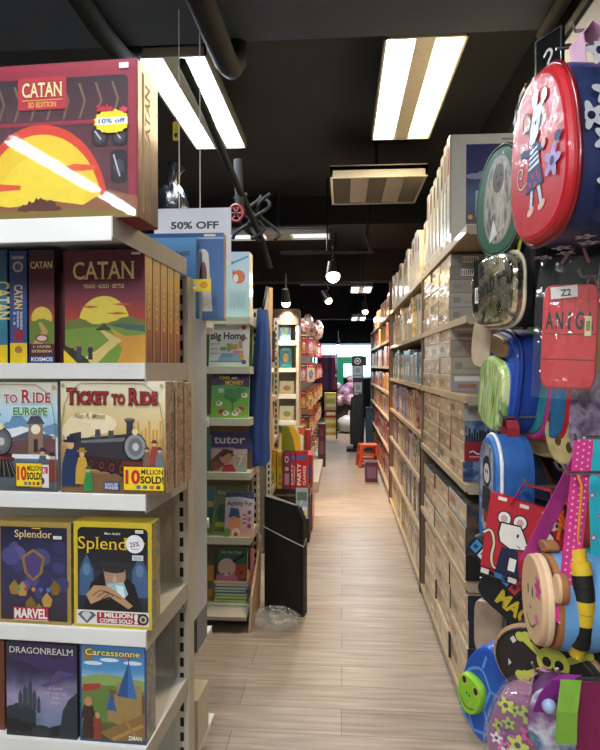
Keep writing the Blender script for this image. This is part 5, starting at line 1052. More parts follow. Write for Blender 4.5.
COOL = [BUSY(('#3a4450', '#5f6f7c', '#8a98a0', '#4a5560'), 22, .6), BUSY(('#54606a', '#7f8e98', '#39424e'), 26, .6), BUSY(('#2f4a5c', '#54808c', '#86a4a8'), 20, .6), BUSY(('#6a7a58', '#9aa070', '#48583c'), 22, .6)]
MIX = [BUSY(('#7a2c34', '#a8584c', '#c9a080', '#5a2430'), 22, .6), BUSY(('#6a5a4c', '#a08a70', '#c4b094', '#57483c'), 26, .6), BUSY(('#8a7f72', '#b4a896', '#d0c6b4', '#6f6458'), 30, .6), BUSY(('#46405c', '#7a6f90', '#a89cb4', '#352f48'), 22, .6), BUSY(('#8c6a3a', '#c49a54', '#dcc08a', '#6c4f2c'), 24, .6), BUSY(('#5a3a54', '#8c5f80', '#b898ac'), 24, .6)]
WARM = [BUSY(('#a8541c', '#d88a34', '#e8b45a', '#8a3a18'), 16, .6), BUSY(('#9c3424', '#c8583a', '#dc9a68'), 18, .6), BUSY(('#b08a34', '#dcb85a', '#8a6424'), 18, .6), BUSY(('#7a2a34', '#a8484c', '#c88a7c'), 20, .6), BUSY(('#6a4a58', '#a07a84', '#d0b0a8'), 20, .6)]
DARKP = BUSY(('#0e1016', '#1c2434', '#3a3a40', '#6a4a34', '#141a26'), 14, .6); NAVY = PR('#1a2238'); CITY = BUSY(('#1c2c4c', '#3a5480', '#8090a8', '#16223c'), 24, .6)
rnd = random.Random(21); COUNT = [0]
def rbox(y, z, t, d, h, ms, mf, lab, group, x=None, deco=None, rot=0, mt=None):
    """box whose spine faces the aisle: t along the aisle, d into the shelf"""
    x = XF if x is None else x; mb = MB()
    mb.box(0, d, 0, t, 0, h, ms, mf=mf, ms=ms)
    if mt: mb.m[1] = mb.mi(mt)
    a = Art(t, h, (0, t, 0), (0, -1, 0), (0, 0, 1), (-1, 0, 0), .0004)        # spine print and painted edge highlight
    c1, c2 = PR(rnd.choice(('#e6dcc6', '#d8c49a', '#c9b48c', '#efe8d8'))), PR(rnd.choice(('#6a3a2c', '#3a3a4c', '#8a5a34', '#7a2c30', '#44503c')))
    if h > t*1.2: a.rect(t*.2, h*.62, t*.8, h*.9, c2); a.rect(t*.3, h*.2, t*.7, h*.5, c1)
    else: c2 = PR(rnd.choice(('#8a6a4c', '#a07c58', '#77604a', '#c4a67e'))); a.rect(t*.06, h*.35, t*.4, h*.7, c2); a.rect(t*.70, h*.25, t*.93, h*.5, PR('#d8c8a8')); a.rect(0, h*.94, t, h, PR('#e6dcc8'))  # pale top strip paints the shrink-wrap highlight on stacked boxes
    for vs in (a,): mb.mesh(a.v, a.f, c1); mb.m[-len(a.f):] = [mb.mi(a.mats[k]) for k in a.m]
    if deco:
        b = Art(d, h, (0, 0, 0)); deco(b, d, h); mb.mesh(b.v, b.f, c1); mb.m[-len(b.f):] = [mb.mi(b.mats[k]) for k in b.m]
    o = mb.build('game_box', loc=(x, y, z), rz=rot); COUNT[0] += 1
    return tag(o, lab, 'board game', group)
def barcode(a, d, h):
    w = d*.22; a.rect(d*.16, h*.2, d*.16+w, h*.8, PAPER)
    for k in range(7): a.rect(d*.17+w*.13*k, h*.32, d*.17+w*.13*k+w*.06, h*.72, INK)
    a.rect(d*.16, h*.2, d*.16+w, h*.28, PR('#b8404a'))
def label_end(a, d, h): a.rect(d*.06, h*.3, d*.16, h*.7, PR('#8f8b80')); a.rect(d*.2, h*.25, d*.7, h*.4, PR('#9d988c'))
def redword(a, d, h): a.line([(d*.06+d*.05*k, h*(.45+.12*math.sin(k*2.1))) for k in range(9)], h*.07, PR('#e0d4d4')); a.rect(d*.06, h*.2, d*.4, h*.26, PR('#d09a9a'))
def skyline(a, d, h):
    for k in range(14): a.rect(d*.03*k+.004, 0, d*.03*k+.004+d*.024, h*(.3+.35*abs(math.sin(k*1.7))), PR('#10182c'))
def bars(a, d, h): a.rect(d*.05, h*.62, d*.5, h*.9, PR('#e8e4dc')); a.rect(d*.1, h*.2, d*.35, h*.45, PR('#a87a5a'))
COLN = {id(KRAFT[0]): 'sand', id(KRAFT[1]): 'pale sand', id(KRAFT[2]): 'tan'}
# --- near bay, topmost shelf: tall flat boxes standing in a row
zs = BAYS[0][3]; DIM = .40
y = 2.93
tall = [.49, .48, .46, .44, .42, .41, .40]
def dusk(a, d, h):
    a.rect(0, 0, d, h, PR('#c9cac4')); a.rect(d*.19, h*.1, d, h*.9, GRAD(((0, '#c88a4a'), (.16, '#54506c'), (.4, '#4f6a94'), (.62, '#2d3a70'), (1, '#1f2a60')), h))
    for k in range(5): a.ell(d*(.3+.14*k), h*(.58+.03*math.sin(k*2)), d*.12, h*.03, PR('#8a8fb0'))
    for x in (.3, .42, .6, .74): a.rect(d*x, h*.18, d*(x+.08), h*(.4+.08*math.sin(x*30)), PR('#a8c4d4'))
    for k in range(8): a.ell(d*(.24+.09*k), h*(.17+.03*math.sin(k*3)), d*.03, h*.025, PR('#e0a050'), 10)
    a.rect(d*.6, h*.935, d*.95, h*.955, PR('#8a8c8c')); a.rect(d*.0, 0, d*.02, h, PR('#a9aaa4'))
for k, hh in enumerate(tall):
    rbox(y, zs[0]+.062, .075, .42, hh, GREYS[k % 2], PR('#b7b8b2'), 'big pale grey box with a dusk harbour picture, near end of topmost right shelf' if k == 0 else 'tall pale grey box standing %s from the near end of the topmost right shelf' % ORD[k], 'tall boxes on the topmost near right shelf', deco=dusk if k == 0 else None)
    y += .095 if k < 2 else .125
for k in range(6): rbox(2.88+.155*k, zs[0], .15, .40, .06, GREYS[2], PR('#c4c2b8'), 'flat pale box lying under the tall grey boxes, %s from the near end' % ORD[k], 'flat boxes on the topmost near right shelf', deco=label_end)
# --- near bay stacks
def stack(level, y0, ncol, colw, hs, mats, ends, dep, decos, jit=.008, z0=None, mt=None):
    z_base = zs[level] if z0 is None else z0
    for c in range(ncol):
        z = z_base
        for l, h in enumerate(hs[c % len(hs)]):
            m = mats[(c+l) % len(mats)]
            rbox(y0+c*(colw+.012), z, colw, dep-rnd.uniform(0, .03), h-.002, m, ends[l % len(ends)], '%s boxed game, %s up in the %s stack from the near end, %s right shelf' % (('sand', 'buff', 'tan')[(c+l) % 3], ORD[l], ORD[c], LN['near'][level]), 'stacked games on the %s near right shelf' % LN['near'][level], x=XF+rnd.uniform(-jit, jit*.4), deco=decos[l % len(decos)], mt=mt); z += h
LG = PR('#a9a79f'); MG = PR('#8d8a84')
stack(1, 2.90, 3, .29, [[.075, .07, .065, .065, .06]], KRAFT, [LG, LG, PR('#9d978a'), PR('#87827a'), MG], .36, [label_end, label_end, label_end, barcode, barcode])
stack(2, 2.86, 3, .30, [[.085, .085, .08, .075]], KRAFT, [PR('#a0a2a8'), PR('#b0a890'), PR('#a89a8c'), PR('#b5b3ac')], .36, [bars, label_end, label_end, bars])
stack(3, 2.55, 4, .305, [[.088, .085, .09, .085], [.088, .085, .09, .08], [.088, .085, .09, .07]], KRAFT, [CITY, PR('#8c1f2e'), CITY, PR('#a5a39c')], .38, [None, redword, skyline, label_end])
stack(4, 2.50, 3, .40, [[.11, .115, .10], [.11, .11, .09], [.11, .11, .08]], [KRAFT[0], KRAFT[2], MIX[2]], [PR('#0d0f14'), DARKP, DARKP], .42, [None, None, None], mt=BUSY(('#2a2c2c', '#5c5a4c', '#3f4a54', '#7a705c', '#22262c'), 9, .6))
stack(5, 2.46, 3, .40, [[.13, .115, .115, .11], [.13, .115, .115, .11], [.12, .115, .11, .11]], KRAFT, [NAVY], .40, [barcode, redword, barcode, barcode])
# --- standing rows
def row(nm, level, y0, y1, z, mats, tmin, tmax, hmin, hmax, word, dep=.3):
    y = y0; k = 0
    while y < y1-tmin and k < 28:
        t = min(rnd.uniform(tmin, tmax), y1-y); h = rnd.uniform(hmin, hmax); i = rnd.randrange(len(mats))
        rbox(y, z, t-.003, dep, h, mats[i], mats[i], '%s game box standing %s from near end, %s shelf of %s right bay' % (word[i % len(word)], ORD[k], LN[nm][level], nm), 'standing games, %s shelf of %s right bay' % (LN[nm][level], nm), x=XF+rnd.uniform(0, .03)); y += t; k += 1
row('near', 5, 2.44, 2.44, .07, MIX, .06, .08, .3, .4, ('dark',))
WC = ('slate', 'grey', 'teal', 'olive'); WM = ('crimson', 'brown', 'stone', 'violet', 'ochre', 'plum'); WG = ('pale grey', 'light grey', 'cream')
WW_ = ('orange', 'red', 'gold', 'maroon', 'rose')
zm = BAYS[1][3]; a_, b_ = 3.92, 6.34
row('middle', 0, 3.92, b_, zm[0], GREYS, .11, .16, .33, .40, WG)
row('middle', 1, 3.92, b_, zm[1], [KRAFT[0], GREYS[2], MIX[4], GREYS[0]], .10, .17, .24, .32, ('sand', 'cream', 'ochre', 'pale grey'))
row('middle', 2, 3.92, b_, zm[2], COOL+[MIX[0], MIX[1]], .12, .2, .2, .28, WC+('crimson', 'brown'))
row('middle', 3, 3.92, b_, zm[3], [MIX[2], MIX[1], MIX[4], MIX[3], MIX[0]], .07, .13, .2, .28, ('stone', 'brown', 'ochre', 'violet', 'crimson'))
row('middle', 4, 3.92, b_, zm[4], [MIX[2], KRAFT[2], MIX[1], MIX[5]], .08, .14, .2, .26, ('stone', 'tan', 'brown', 'plum'))
row('middle', 5, 3.92, b_, zm[5], [MIX[2], COOL[1], KRAFT[1], MIX[1]], .08, .15, .22, .28, ('stone', 'grey', 'sand', 'brown'))
row('middle', 6, 3.92, b_, zm[6], [MIX[2], COOL[2], KRAFT[0], MIX[4], KRAFT[1]], .08, .14, .24, .3, ('stone', 'teal', 'sand', 'ochre', 'pale sand'))
zf = BAYS[2][3]
for L_ in range(7):
    row('far', L_, 6.48, 10.5, zf[L_], WARM if L_ < 4 else [WARM[1], WARM[3], WARM[4], MIX[3], WARM[0]], .30, .45, .19, .25, WW_ if L_ < 4 else ('red', 'maroon', 'rose', 'violet', 'orange'))
# near bay foreground standing boxes at the very bottom, spines to the aisle
# taller display box at the end of the far bay
bq = bx(378, 390, 326, zf[0]-.0, 8.9, '#c8ced0', 'white and red display box standing high on the far right shelf end', lambda a, w, h: (a.rect(0, 0, w*.3, h, PR('#c0303a')), a.ell(w*.65, h*.6, w*.22, h*.2, PR('#5f90a8'))), .1)
# ================================================================ BAGS ON THE GRID AT RIGHT
XG = .90
gr = empty('grid_wall_rack', (XG, 1.0, 0), 0, 'black wire grid rack at right carrying the hanging bags on hooks', 'rack')
GB = C('#131314', .4, .5)
m = MB()
for k in range(13): y = .0+.1*k; m.tube([(0, y, .25), (0, y, 2.32)], .004, GB, 6)
for k in range(21): z = .27+.1*k; m.tube([(.006, -.02, z), (.006, 1.24, z)], .004, GB, 6)
m.build('wire_grid', gr)
for y in (-.03, 1.25): MB().box(-.015, .015, y-.015, y+.015, 0, 2.38, GB).box(-.015, .015, y-.015, y+.015, 0, .03, GB).build('upright', gr)
MB().box(-.08, .08, -.05, 1.27, 0, .03, GB).build('foot', gr)
def hook(p, x1=None):
    p = Vector(p)-gr.location; xe = p.x-.02
    MB().tube([(0, p.y, p.z+.015), (xe, p.y, p.z+.005), (xe-.008, p.y, p.z+.022)], .0035, STEEL, 6).build('peg_hook', gr)
def bag(name, px, py, Y, rz, label, cat='bag', roll=0, lean=0):
    return empty(name, atY(px, py, Y), 0, label, cat, rot=(R(lean), R(roll), R(rz)))
def loop(r, x, y, z, h, w, m, nm='hang_loop', wd=.02):
    return MB().ribbon([(x-w/2, y, z-.015), (x-w/2, y, z+h*.6), (x-w*.25, y, z+h*.95), (x+w*.25, y, z+h*.95), (x+w/2, y, z+h*.6), (x+w/2, y, z-.015)], (0, 1, 0), wd, m).build(nm, r)
def hk(r, x, y, z): bpy.context.view_layer.update(); hook(r.matrix_world @ Vector((x, y, z)))
def superell(w, h, p=2.6, n=36, top=0.0):
    o = []
    for i in range(n):
        t = 2*math.pi*i/n; c, s = math.cos(t), math.sin(t); x = abs(c)**(2/p)*(1 if c > 0 else -1); z = abs(s)**(2/p)*(1 if s > 0 else -1); o.append((x*w/2*(1-top*max(0, z)), z*h/2))
    return o
def arch(w, h, r=.06, n=36):
    """flat-bottomed outline with a fully rounded top"""
    return [(x, z) for x, z in ell_pts(0, h/2-w*.62, w/2, w*.62, 20, 0, 180)]+ell_pts(-w/2+r, -h/2+r, r, r, 6, 180, 270)+ell_pts(w/2-r, -h/2+r, r, r, 6, 270, 360)
def cap(r, out, y, m, rad=.004, nm='piping'): return MB().tube([(x, y, z) for x, z in out], rad, m, 6, closed=True).build(nm, r)
FLAP = lambda c, rough=.55: C(c, rough, 0, .15, .1, 25)

# 1 red backpack with floral sides in clear film
VR = C('#c01222', .4, 0, .12, .05, 20, .5, 'red_vinyl'); NV = C('#1c2a5c', .5, 0, .3, .08, 20)
r = bag('backpack', 548, 157, 1.16, -82, 'red front backpack with mouse picture and navy floral sides, highest at right', roll=-3)
out = [(x*(1+.10*(-z/.17)), z) for x, z in superell(.246, .338, 2.5, 40)]
MB().puff(out, 0, .12, .025, VR, NV, NV, .1).build('body', r)
cap(r, [(x*.99, z*.99) for x, z in out], -.006, C('#7c0c18', .3, coat=.6), .005)
a = Art(.22, .30, (-.11, -.0255, -.15)); LP, OUTL = C('#cfe0ea', .4, coat=.6), C('#14121c', .5, coat=.5)
def mouse(a, x, y, s):
    P_ = lambda pts: [(x+px_*s, y+py_*s) for px_, py_ in pts]
    a.line(P_([(-.5, -.5), (-1.25, -.75), (-1.5, -.2), (-1.3, .25), (-.95, .1), (-1.05, -.25), (-1.25, -.15)]), s*.13, OUTL); a.line(P_([(-.5, -.5), (-1.25, -.75), (-1.5, -.2), (-1.3, .25), (-.95, .1), (-1.05, -.25), (-1.25, -.15)]), s*.07, C('#e3bfae', .5))
    for lx in (-.35, .5): a.line(P_([(lx*.6, -.9), (lx, -1.75)]), s*.34, OUTL); a.line(P_([(lx*.6, -.9), (lx, -1.7)]), s*.22, LP); a.ell(x+lx*s*1.05, y-1.8*s, .3*s, .15*s, C('#e3bfae', .5), 14, 20)
    a.pg(P_([(-.75, -1.05), (.72, -1.0), (.5, -.2), (-.5, -.2)]), OUTL); a.pg(P_([(-.68, -1.0), (.65, -.95), (.46, -.2), (-.46, -.2)]), C('#26357c', .5))
    for hx, hy in ((-.35, -.75), (.05, -.85), (.4, -.7), (-.1, -.5), (.25, -.5)): a.ell(x+hx*s, y+hy*s, .1*s, .12*s, C('#b03044', .5), 10)
    a.pg(P_([(-.5, -.25), (.5, -.2), (.42, .72), (-.3, .7)]), OUTL); a.pg(P_([(-.44, -.2), (.44, -.16), (.37, .68), (-.25, .66)]), C('#e6ecef', .5))
    for k in range(4): a.pg(P_([(-.43+.04*k, -.1+.2*k), (.43-.02*k, -.02+.2*k), (.42-.02*k, .08+.2*k), (-.42+.04*k, 0+.2*k)]), C('#1f3f88', .5))
    for sx, hx, hy in ((-1, -.95, .95), (1, .82, .45)): a.line(P_([(sx*.35, .5), (hx, hy*.7), (hx, hy)]), s*.3, OUTL); a.line(P_([(sx*.35, .5), (hx, hy*.7)]), s*.2, C('#1f3f88', .5)); a.ell(x+hx*s, y+hy*s, .16*s, .2*s, C('#e3bfae', .5), 12)
    a.pg(P_([(-.35, .75), (.2, .62), (.62, 1.2), (.95, 2.15), (.25, 2.0), (-.28, 1.5)]), OUTL); a.pg(P_([(-.28, .8), (.16, .7), (.54, 1.25), (.82, 2.02), (.28, 1.9), (-.2, 1.45)]), LP)
    a.ell(x-.45*s, y+1.75*s, .34*s, .46*s, OUTL, 18, 20); a.ell(x-.45*s, y+1.75*s, .25*s, .36*s, C('#e0a79c', .5), 18, 20); a.ell(x+.25*s, y+2.35*s, .22*s, .5*s, OUTL, 16, -5); a.ell(x+.25*s, y+2.35*s, .14*s, .4*s, LP, 16, -5)
    a.ell(x+.98*s, y+2.2*s, .2*s, .24*s, OUTL, 14); a.ell(x+.28*s, y+1.45*s, .07*s, .1*s, OUTL, 10)
    for k in range(3): a.line(P_([(.75, 1.9-.12*k), (1.15, 1.5-.2*k)]), s*.035, C('#e6d0b0', .5))
mouse(a, .105, .14, .05); a.flower(.178, .115, .032, C('#b9a0d8', .5, coat=.5), C('#27357c', .5), 5); a.ell(.20, .152, .012, .010, C('#26306c', .5), 12)
a.build('mouse_picture', r)
fl = Art(.12, .30, (.1275, 0, -.15), (0, 1, 0), (0, 0, 1), (1, 0, 0))
rn = random.Random(2)
WF = C('#cdd0d4', .5, coat=.3)
for (x, z, c) in ((.045, .05, WF), (.09, .10, WF), (.04, .13, WF), (.085, .18, WF), (.04, .215, WF), (.088, .265, C('#c99aa4', .5)), (.03, .285, WF), (.10, .02, C('#c99aa4', .5)), (.012, .17, WF)): fl.flower(x, z, .027, c, C('#101a40', .5), 5, rn.random())
fl.build('flower_print', r)
fb = Art(.25, .11, (-.125, .005, -.1715), (1, 0, 0), (0, 1, 0), (0, 0, -1))
for k in range(6): fb.flower(.025+.04*k, .03+.03*(k % 2), .02, WF, C('#101a40', .5), 5, k)
fb.build('flower_print', r)
MB().ribbon([(.03, .05, .155), (.02, .05, .22), (.02, .07, .245), (.03, .09, .22), (.03, .10, .155)], (1, 0, 0), .05, C('#d9a9c4', .5)).build('handle', r); hk(r, .02, .07, .235)
fm = MB(); fm.puff([(x*1.03, z*1.02) for x, z in out], -.004, .128, .028, FILM(.003, .05, .35, .008), FILM(.003, .05, .35, .008), None, .1); fm.build('film_wrap', r)
# 2 black backpack with green animal panel and mirror pocket
r = bag('backpack', 514, 237, 1.46, -77, 'black backpack with green animal panel above a shiny silver pocket, left of the red one', roll=2)
o2 = superell(.25, .44, 2.8, 40)
BK = C('#0b0c0f', .7, var=.1, scale=30)
MB().puff(o2, 0, .15, .02, BK, BK, BK, .1).build('body', r)
up = [(x, z+.085) for x, z in superell(.236, .262, 2.3, 40, .12)]
MB().puff(up, -.028, .02, .016, C('#24573a', .5, coat=.25, var=.15, scale=20, wr=.4), C('#4c7a3c', .5), None, .05).build('picture_panel', r)
a = Art(.24, .30, (-.12, -.0445, -.045)); a.pg([(x*.62+.12, z*.80+.145) for x, z in [(q[0], q[1]-.10) for q in up]], C('#8f918a', .5, coat=.2)); 
a.pg([(x*.56+.122, z*.74+.143) for x, z in [(q[0], q[1]-.10) for q in up]], BUSY(('#4a4038', '#8a7d70', '#b9aea2', '#5c5048', '#9c9084'), 16, .8, .35, (3, 1, 1)))
a.pg([(.105, .05), (.125, .22), (.15, .19), (.155, .06)], BUSY(('#7a6f64', '#c9c0b4', '#8a7c6c'), 20, .8, .35, (3, 1, 1))); a.ell(.12, .185, .028, .035, C('#54483f', .5), 18); a.ell(.112, .19, .006, .005, INK, 10); a.ell(.134, .19, .006, .005, INK, 10); a.ell(.124, .17, .01, .008, C('#2c2420', .5), 10)
a.pg([(.08, .035), (.10, .09), (.12, .05)], C('#d9dcd4', .5)); a.build('animal_picture', r)
cap(r, [(x*.99, z) for x, z in up], -.04, C('#16281c', .4), .004)
pk = [(x*.23/.25, z-.132) for x, z in superell(.25, .18, 3.4, 36)]
MB().puff(pk, -.03, .02, .03, BUSY(('#2c2a20', '#c9b878', '#f0ead0', '#4a4636', '#8a8468'), 26, 1, .12, wr=.8, metal=.85), BK, None, .12).build('front_pocket', r); cap(r, pk, -.033, C('#d4cdb4', .4), .004)
a = Art(.16, .03, (-.08, -.061, -.16), (.95, 0, .3), (-.3, 0, .95)); a.text('WILD', .02, .0, .03, C('#1c1c1c', .5), .09, .05, shear=.2); a.build('lettering', r)
st = Art(.2, .04, (-.1, -.031, -.05)); 
for k in range(6): st.pg([(.01+.032*k, 0), (.024+.032*k, 0), (.036+.032*k, .035), (.022+.032*k, .035)], C('#a8ac2c', .5))
st.build('hazard_stripe', r); loop(r, 0, .08, .215, .06, .05, BK); hk(r, 0, .08, .27)
q = bag('price_card', 482, 283, 1.5, -60, 'small black label card with a barcode beside the shiny pocket', 'tag'); MB().box(-.03, .03, 0, .002, -.07, .06, C('#141414', .5)).build('card', q); a = Art(.05, .04, (-.025, 0, -.05)); a.rect(0, 0, .05, .04, PAPER); [a.rect(.004+.005*k, .006, .0065+.005*k, .034, INK) for k in range(9)]; a.build('barcode', q)
# 3 blue rucksack with green mesh
BL = C('#1d48a8', .55, 0, .2, .12, 14)
r = bag('backpack', 507, 382, 1.56, -84, 'royal blue child rucksack with green striped mesh front below the black backpack', roll=14)
o3 = superell(.20, .27, 3, 36); MB().puff(o3, 0, .13, .02, BL, BL, BL, .1).build('body', r)
pm = [(x*.9, z*.72-.03) for x, z in o3]; MB().puff(pm, -.026, .015, .02, BUSY(('#3a7a34', '#a8cf5a', '#e2e8b0', '#5a9a44', '#c8dc80'), 9, .8, .3, (9, 1, 1.2)), C('#2a55b0', .5), None, .1).build('mesh_pocket', r)
tp_ = [(x*.6-.01, z*.2+.095) for x, z in o3]; MB().puff(tp_, -.024, .01, .01, C('#8a6a44', .5, var=.3, scale=50), BL, None, .1).build('top_pocket', r); cap(r, o3, -.006, C('#153a8c', .5), .006)
MB().ribbon([(.0, .05, .12), (.0, .05, .17), (.0, .07, .19), (.0, .09, .17), (.0, .10, .12)], (1, 0, 0), .045, C('#5f9a38', .6)).build('handle', r); hk(r, 0, .07, .185)
# 4 red zipped folder in clear bag
r = bag('lettered_pouch', 569, 337, 1.22, -22, 'red pouch with black capital letters and a price ticket in a clear plastic bag', 'pouch', roll=2)
RD = C('#cf2a28', .5, 0, .3, .08, 20, .3); hP, wP = .215, .104
MB().puff([(x, z) for x, z in superell(wP, hP, 8, 32)], 0, .03, .008, RD, RD, RD, .05).build('body', r)
a = Art(wP, hP, (-wP/2, -.0085, -hP/2)); 
for z in (.52, .28): a.rect(.003, hP*z, wP-.003, hP*z+.002, C('#5c0f12', .5))
for k, ch in enumerate('ANIGA'): a.text(ch, .007+.0185*k+(.005 if ch == 'I' else 0), hP*.575, .033, INK, .005 if ch == 'I' else .015, .05)
for k in range(4): a.rect(.012+.024*k, hP*.74, .0132+.024*k, hP*.97, C('#8c1518', .5))
a.build('lettering', r); a = Art(.05, .024, (-.036, -.011, .076), (.99, 0, .1), (-.1, 0, .99)); a.rect(0, 0, .05, .024, PAPER); a.text('Z2', .018, .004, .013, C('#33363a', .6), .02, .04); a.build('price_ticket', r)
a = Art(.02, .045, (.028, -.011, .002)); a.rect(0, 0, .012, .04, C('#d9d49a', .6)); a.rect(.002, .01, .010, .03, C('#8a8a50', .6)); a.build('size_tag', r)
cb = MB(); nu, nv = 10, 14; vs = []
rn = random.Random(6)
for j in range(nv+1):
    for i in range(nu+1): x = -.066+.132*i/nu; z = -.125+.285*j/nv; vs.append((x*(1-.12*max(0, (j-10)/4)), -.018-.012*math.sin(i/nu*math.pi)+rn.uniform(-.003, .003), z))
cb.mesh(vs, [(j*(nu+1)+i, j*(nu+1)+i+1, (j+1)*(nu+1)+i+1, (j+1)*(nu+1)+i) for j in range(nv) for i in range(nu)], FILM(.08, .06, .8, .04), True)
cb.build('clear_bag', r); MB().tube([(-.02, .0, .15), (.0, .0, .18), (.012, .0, .20), (.03, .0, .15)], .003, C('#c98a8c', .6), 6).build('hang_loop', r); hk(r, .012, 0, .19)
r = bag('lettered_pouch', 597, 340, 1.30, -30, 'second red pouch partly cut off by the right frame edge behind the lettered one', 'pouch', roll=-6)
MB().puff(superell(.06, .2, 6, 28), 0, .03, .01, C('#a3222a', .4, coat=.5, wr=.6), RD, None, .06).build('body', r); MB().puff([(x*.5, z*.9) for x, z in superell(.06, .2, 3, 28)], -.014, .004, .006, C('#a8842c', .5), C('#a8842c', .5)).build('strap', r); loop(r, 0, .015, .1, .04, .02, RD); hk(r, 0, .015, .135)
# 5 beige tag
r = bag('hang_tag', 481, 342, 1.62, -70, 'beige printed hang tag left of the blue rucksack', 'tag', roll=8); MB().hull([(x, .002, z) for x, z in superell(.09, .135, 3, 20)], [(x, 0, z) for x, z in superell(.09, .135, 3, 20)], C('#c4ae94', .6, var=.15)).build('card', r); MB().tube([(0, 0, .065), (.0, .01, .11)], .0015, STEEL, 5).build('string', r)
# 6 row of pouches under the red pouch
def pouch(px, py, Y, rz, w, h, d, c1, c2, lab, roll=0, deco=None, trim=None, nm='pouch', cat='pouch'):
    r = bag(nm, px, py, Y, rz, lab, cat, roll); o_ = superell(w, h, 3, 30); MB().puff(o_, 0, d, .015, c1, c2, c2, .1).build('body', r)
    if trim: cap(r, o_, -.002, trim, .011)
    if deco: a = Art(w*.8, h*.8, (-w*.4, -.0155, -h*.4)); deco(a, w*.8, h*.8); a.build('print', r)
    loop(r, 0, d*.5, h/2-.005, .05, .03, c2); hk(r, 0, d*.5, h/2+.04); return r
pouch(534, 392, 1.52, -76, .16, .22, .04, C('#2f8a90', .5), C('#c43a88', .5), 'teal pouch with thick pink zip edge right of the blue rucksack', 12, None, C('#c43a88', .5))
pouch(551, 401, 1.46, -76, .16, .19, .05, C('#2a6f9c', .5, var=.2), C('#3a86a8', .5), 'blue pouch with bright red zip edge under the red lettered pouch', 8, None, C('#c01f26', .5))
def giraffe(a, w, h):
    rn = random.Random(3)
    for k in range(7): a.ell(w*rn.uniform(.1, .9), h*rn.uniform(.1, .6), w*.09, h*.07, C('#5a4424', .6), 10)
    a.rect(w*.1, h*.66, w*.9, h*.9, C('#3f6a70', .6)); a.text('C2', w*.3, h*.45, h*.13, INK, w*.3, .02)
CR = C('#c9b47a', .6, var=.2)
pouch(569, 418, 1.40, -70, .15, .23, .05, CR, CR, 'cream spotted pouch with a teal top band in the row of pouches', -6, giraffe)
pouch(592, 415, 1.30, -60, .10, .20, .05, BUSY(('#3c2a4c', '#7a6a8c', '#b0a0b8', '#54304c'), 30, .8), C('#5a3458', .4, coat=.6), 'dark violet sparkly pouch in plastic at the right end of the pouch row', 5)
pouch(541, 440, 1.55, -76, .17, .08, .05, C('#b8a878', .6, var=.25, scale=40), C('#a8946a', .6), 'low cream printed pouch tucked beneath the blue pouch with red edge', 4)
# 7 blue bag with white piping
SB = C('#2b6cb4', .5, 0, .2, .1, 16)
r = bag('backpack', 494, 491, 1.48, -86, 'mid blue backpack with white piping and a dark figure print, below the rucksack', roll=0)
o7 = arch(.14, .285, .03); MB().puff(o7, 0, .075, .018, SB, C('#235aa0', .55, var=.15), SB, .08).build('body', r); cap(r, o7, -.004, C('#dfe8ee', .5), .005)
a = Art(.10, .22, (-.05, -.0185, -.10)); a.rrect(0, 0, .1, .22, .03, BUSY(('#2a4a7c', '#7a8494', '#b8bcc4', '#1f3458'), 20, .7)); a.ell(.05, .15, .032, .04, C('#1c1c22', .5), 20); a.ell(.05, .145, .022, .025, C('#cfd2d4', .5), 16); a.ell(.043, .15, .004, .006, INK, 8); a.ell(.057, .15, .004, .006, INK, 8); a.pg([(.02, .11), (.08, .11), (.085, .05), (.015, .05)], C('#2c2c34', .5)); a.rect(.03, .02, .07, .05, C('#8a3a34', .5)); a.rect(.07, .0, .1, .03, C('#b8b430', .5)); a.build('figure_print', r)
tz = Art(.125, .02, (-.0625, -.0005, -.135)); [tz.rect(.004+.012*k, 0, .010+.012*k, .018, C('#dfe8ee', .5)) for k in range(11)]; tz.build('zip_teeth', r)
loop(r, 0, .04, .13, .05, .04, C('#8c1f2a', .6), wd=.03); hk(r, 0, .04, .18)
b_ = pouch(540, 470, 1.62, -60, .24, .16, .09, C('#14284c', .6, var=.2), C('#1c3a70', .6, var=.2), 'dark navy folded bag with brown strap behind the mid blue backpack', 0)
MB().ribbon([(-.09, .0, .07), (-.05, -.03, .11), (.0, -.04, .10), (.05, -.035, .04), (.07, -.03, -.03)], (0, 1, .3), .03, C('#4a2a1c', .6)).build('strap', b_)
# 8 red tote
TR = C('#b51c2c', .6, 0, .1, .06, 18)
r = bag('tote_bag', 527, 546, 1.36, -30, 'flat red tote bag with a white mouse drawing and film-strip border', roll=9)
w8, h8 = .19, .20
tv = [(-.5*w8, -.42*h8), (.40*w8, -.5*h8), (.5*w8, .45*h8), (-.52*w8, .5*h8)]
MB().hull([(x, .02, z) for x, z in tv], [(x, 0, z) for x, z in tv], TR).build('body', r)
a = Art(w8, h8, (-w8/2, 0, -h8/2))
a.o = a.o+a.u*-.026
tl = [(.072, .03), (.055, .022), (.046, .05), (.05, .085), (.036, .115), (.02, .10)]
a.line(tl, .010, OUTL); a.line(tl, .0055, C('#d9c6a0', .5)); CW = C('#e8e4dc', .5)
a.pg([(.066, .08), (.104, .08), (.118, .012), (.060, .012)], C('#1c2240', .5)); a.rect(.088, .03, .104, .06, CW)
for x, q in ((.062, 14), (.098, -8)): a.ell(x, .148, .017, .018, OUTL, 18, q); a.ell(x, .148, .014, .015, CW, 18, q); a.ell(x, .147, .008, .009, C('#c9a09a', .5), 14, q)
hd = [(.058, .135), (.10, .138), (.112, .118), (.122, .098), (.116, .088), (.085, .082), (.062, .092), (.056, .11)]
a.pg([((x-.088)*1.14+.088, (z-.11)*1.14+.11) for x, z in hd], OUTL); a.pg(hd, CW); a.ell(.098, .116, .0028, .005, INK, 8); a.ell(.121, .096, .004, .004, INK, 10); a.line([(.1, .093), (.108, .089)], .002, INK)
a.o = a.o-a.u*-.026
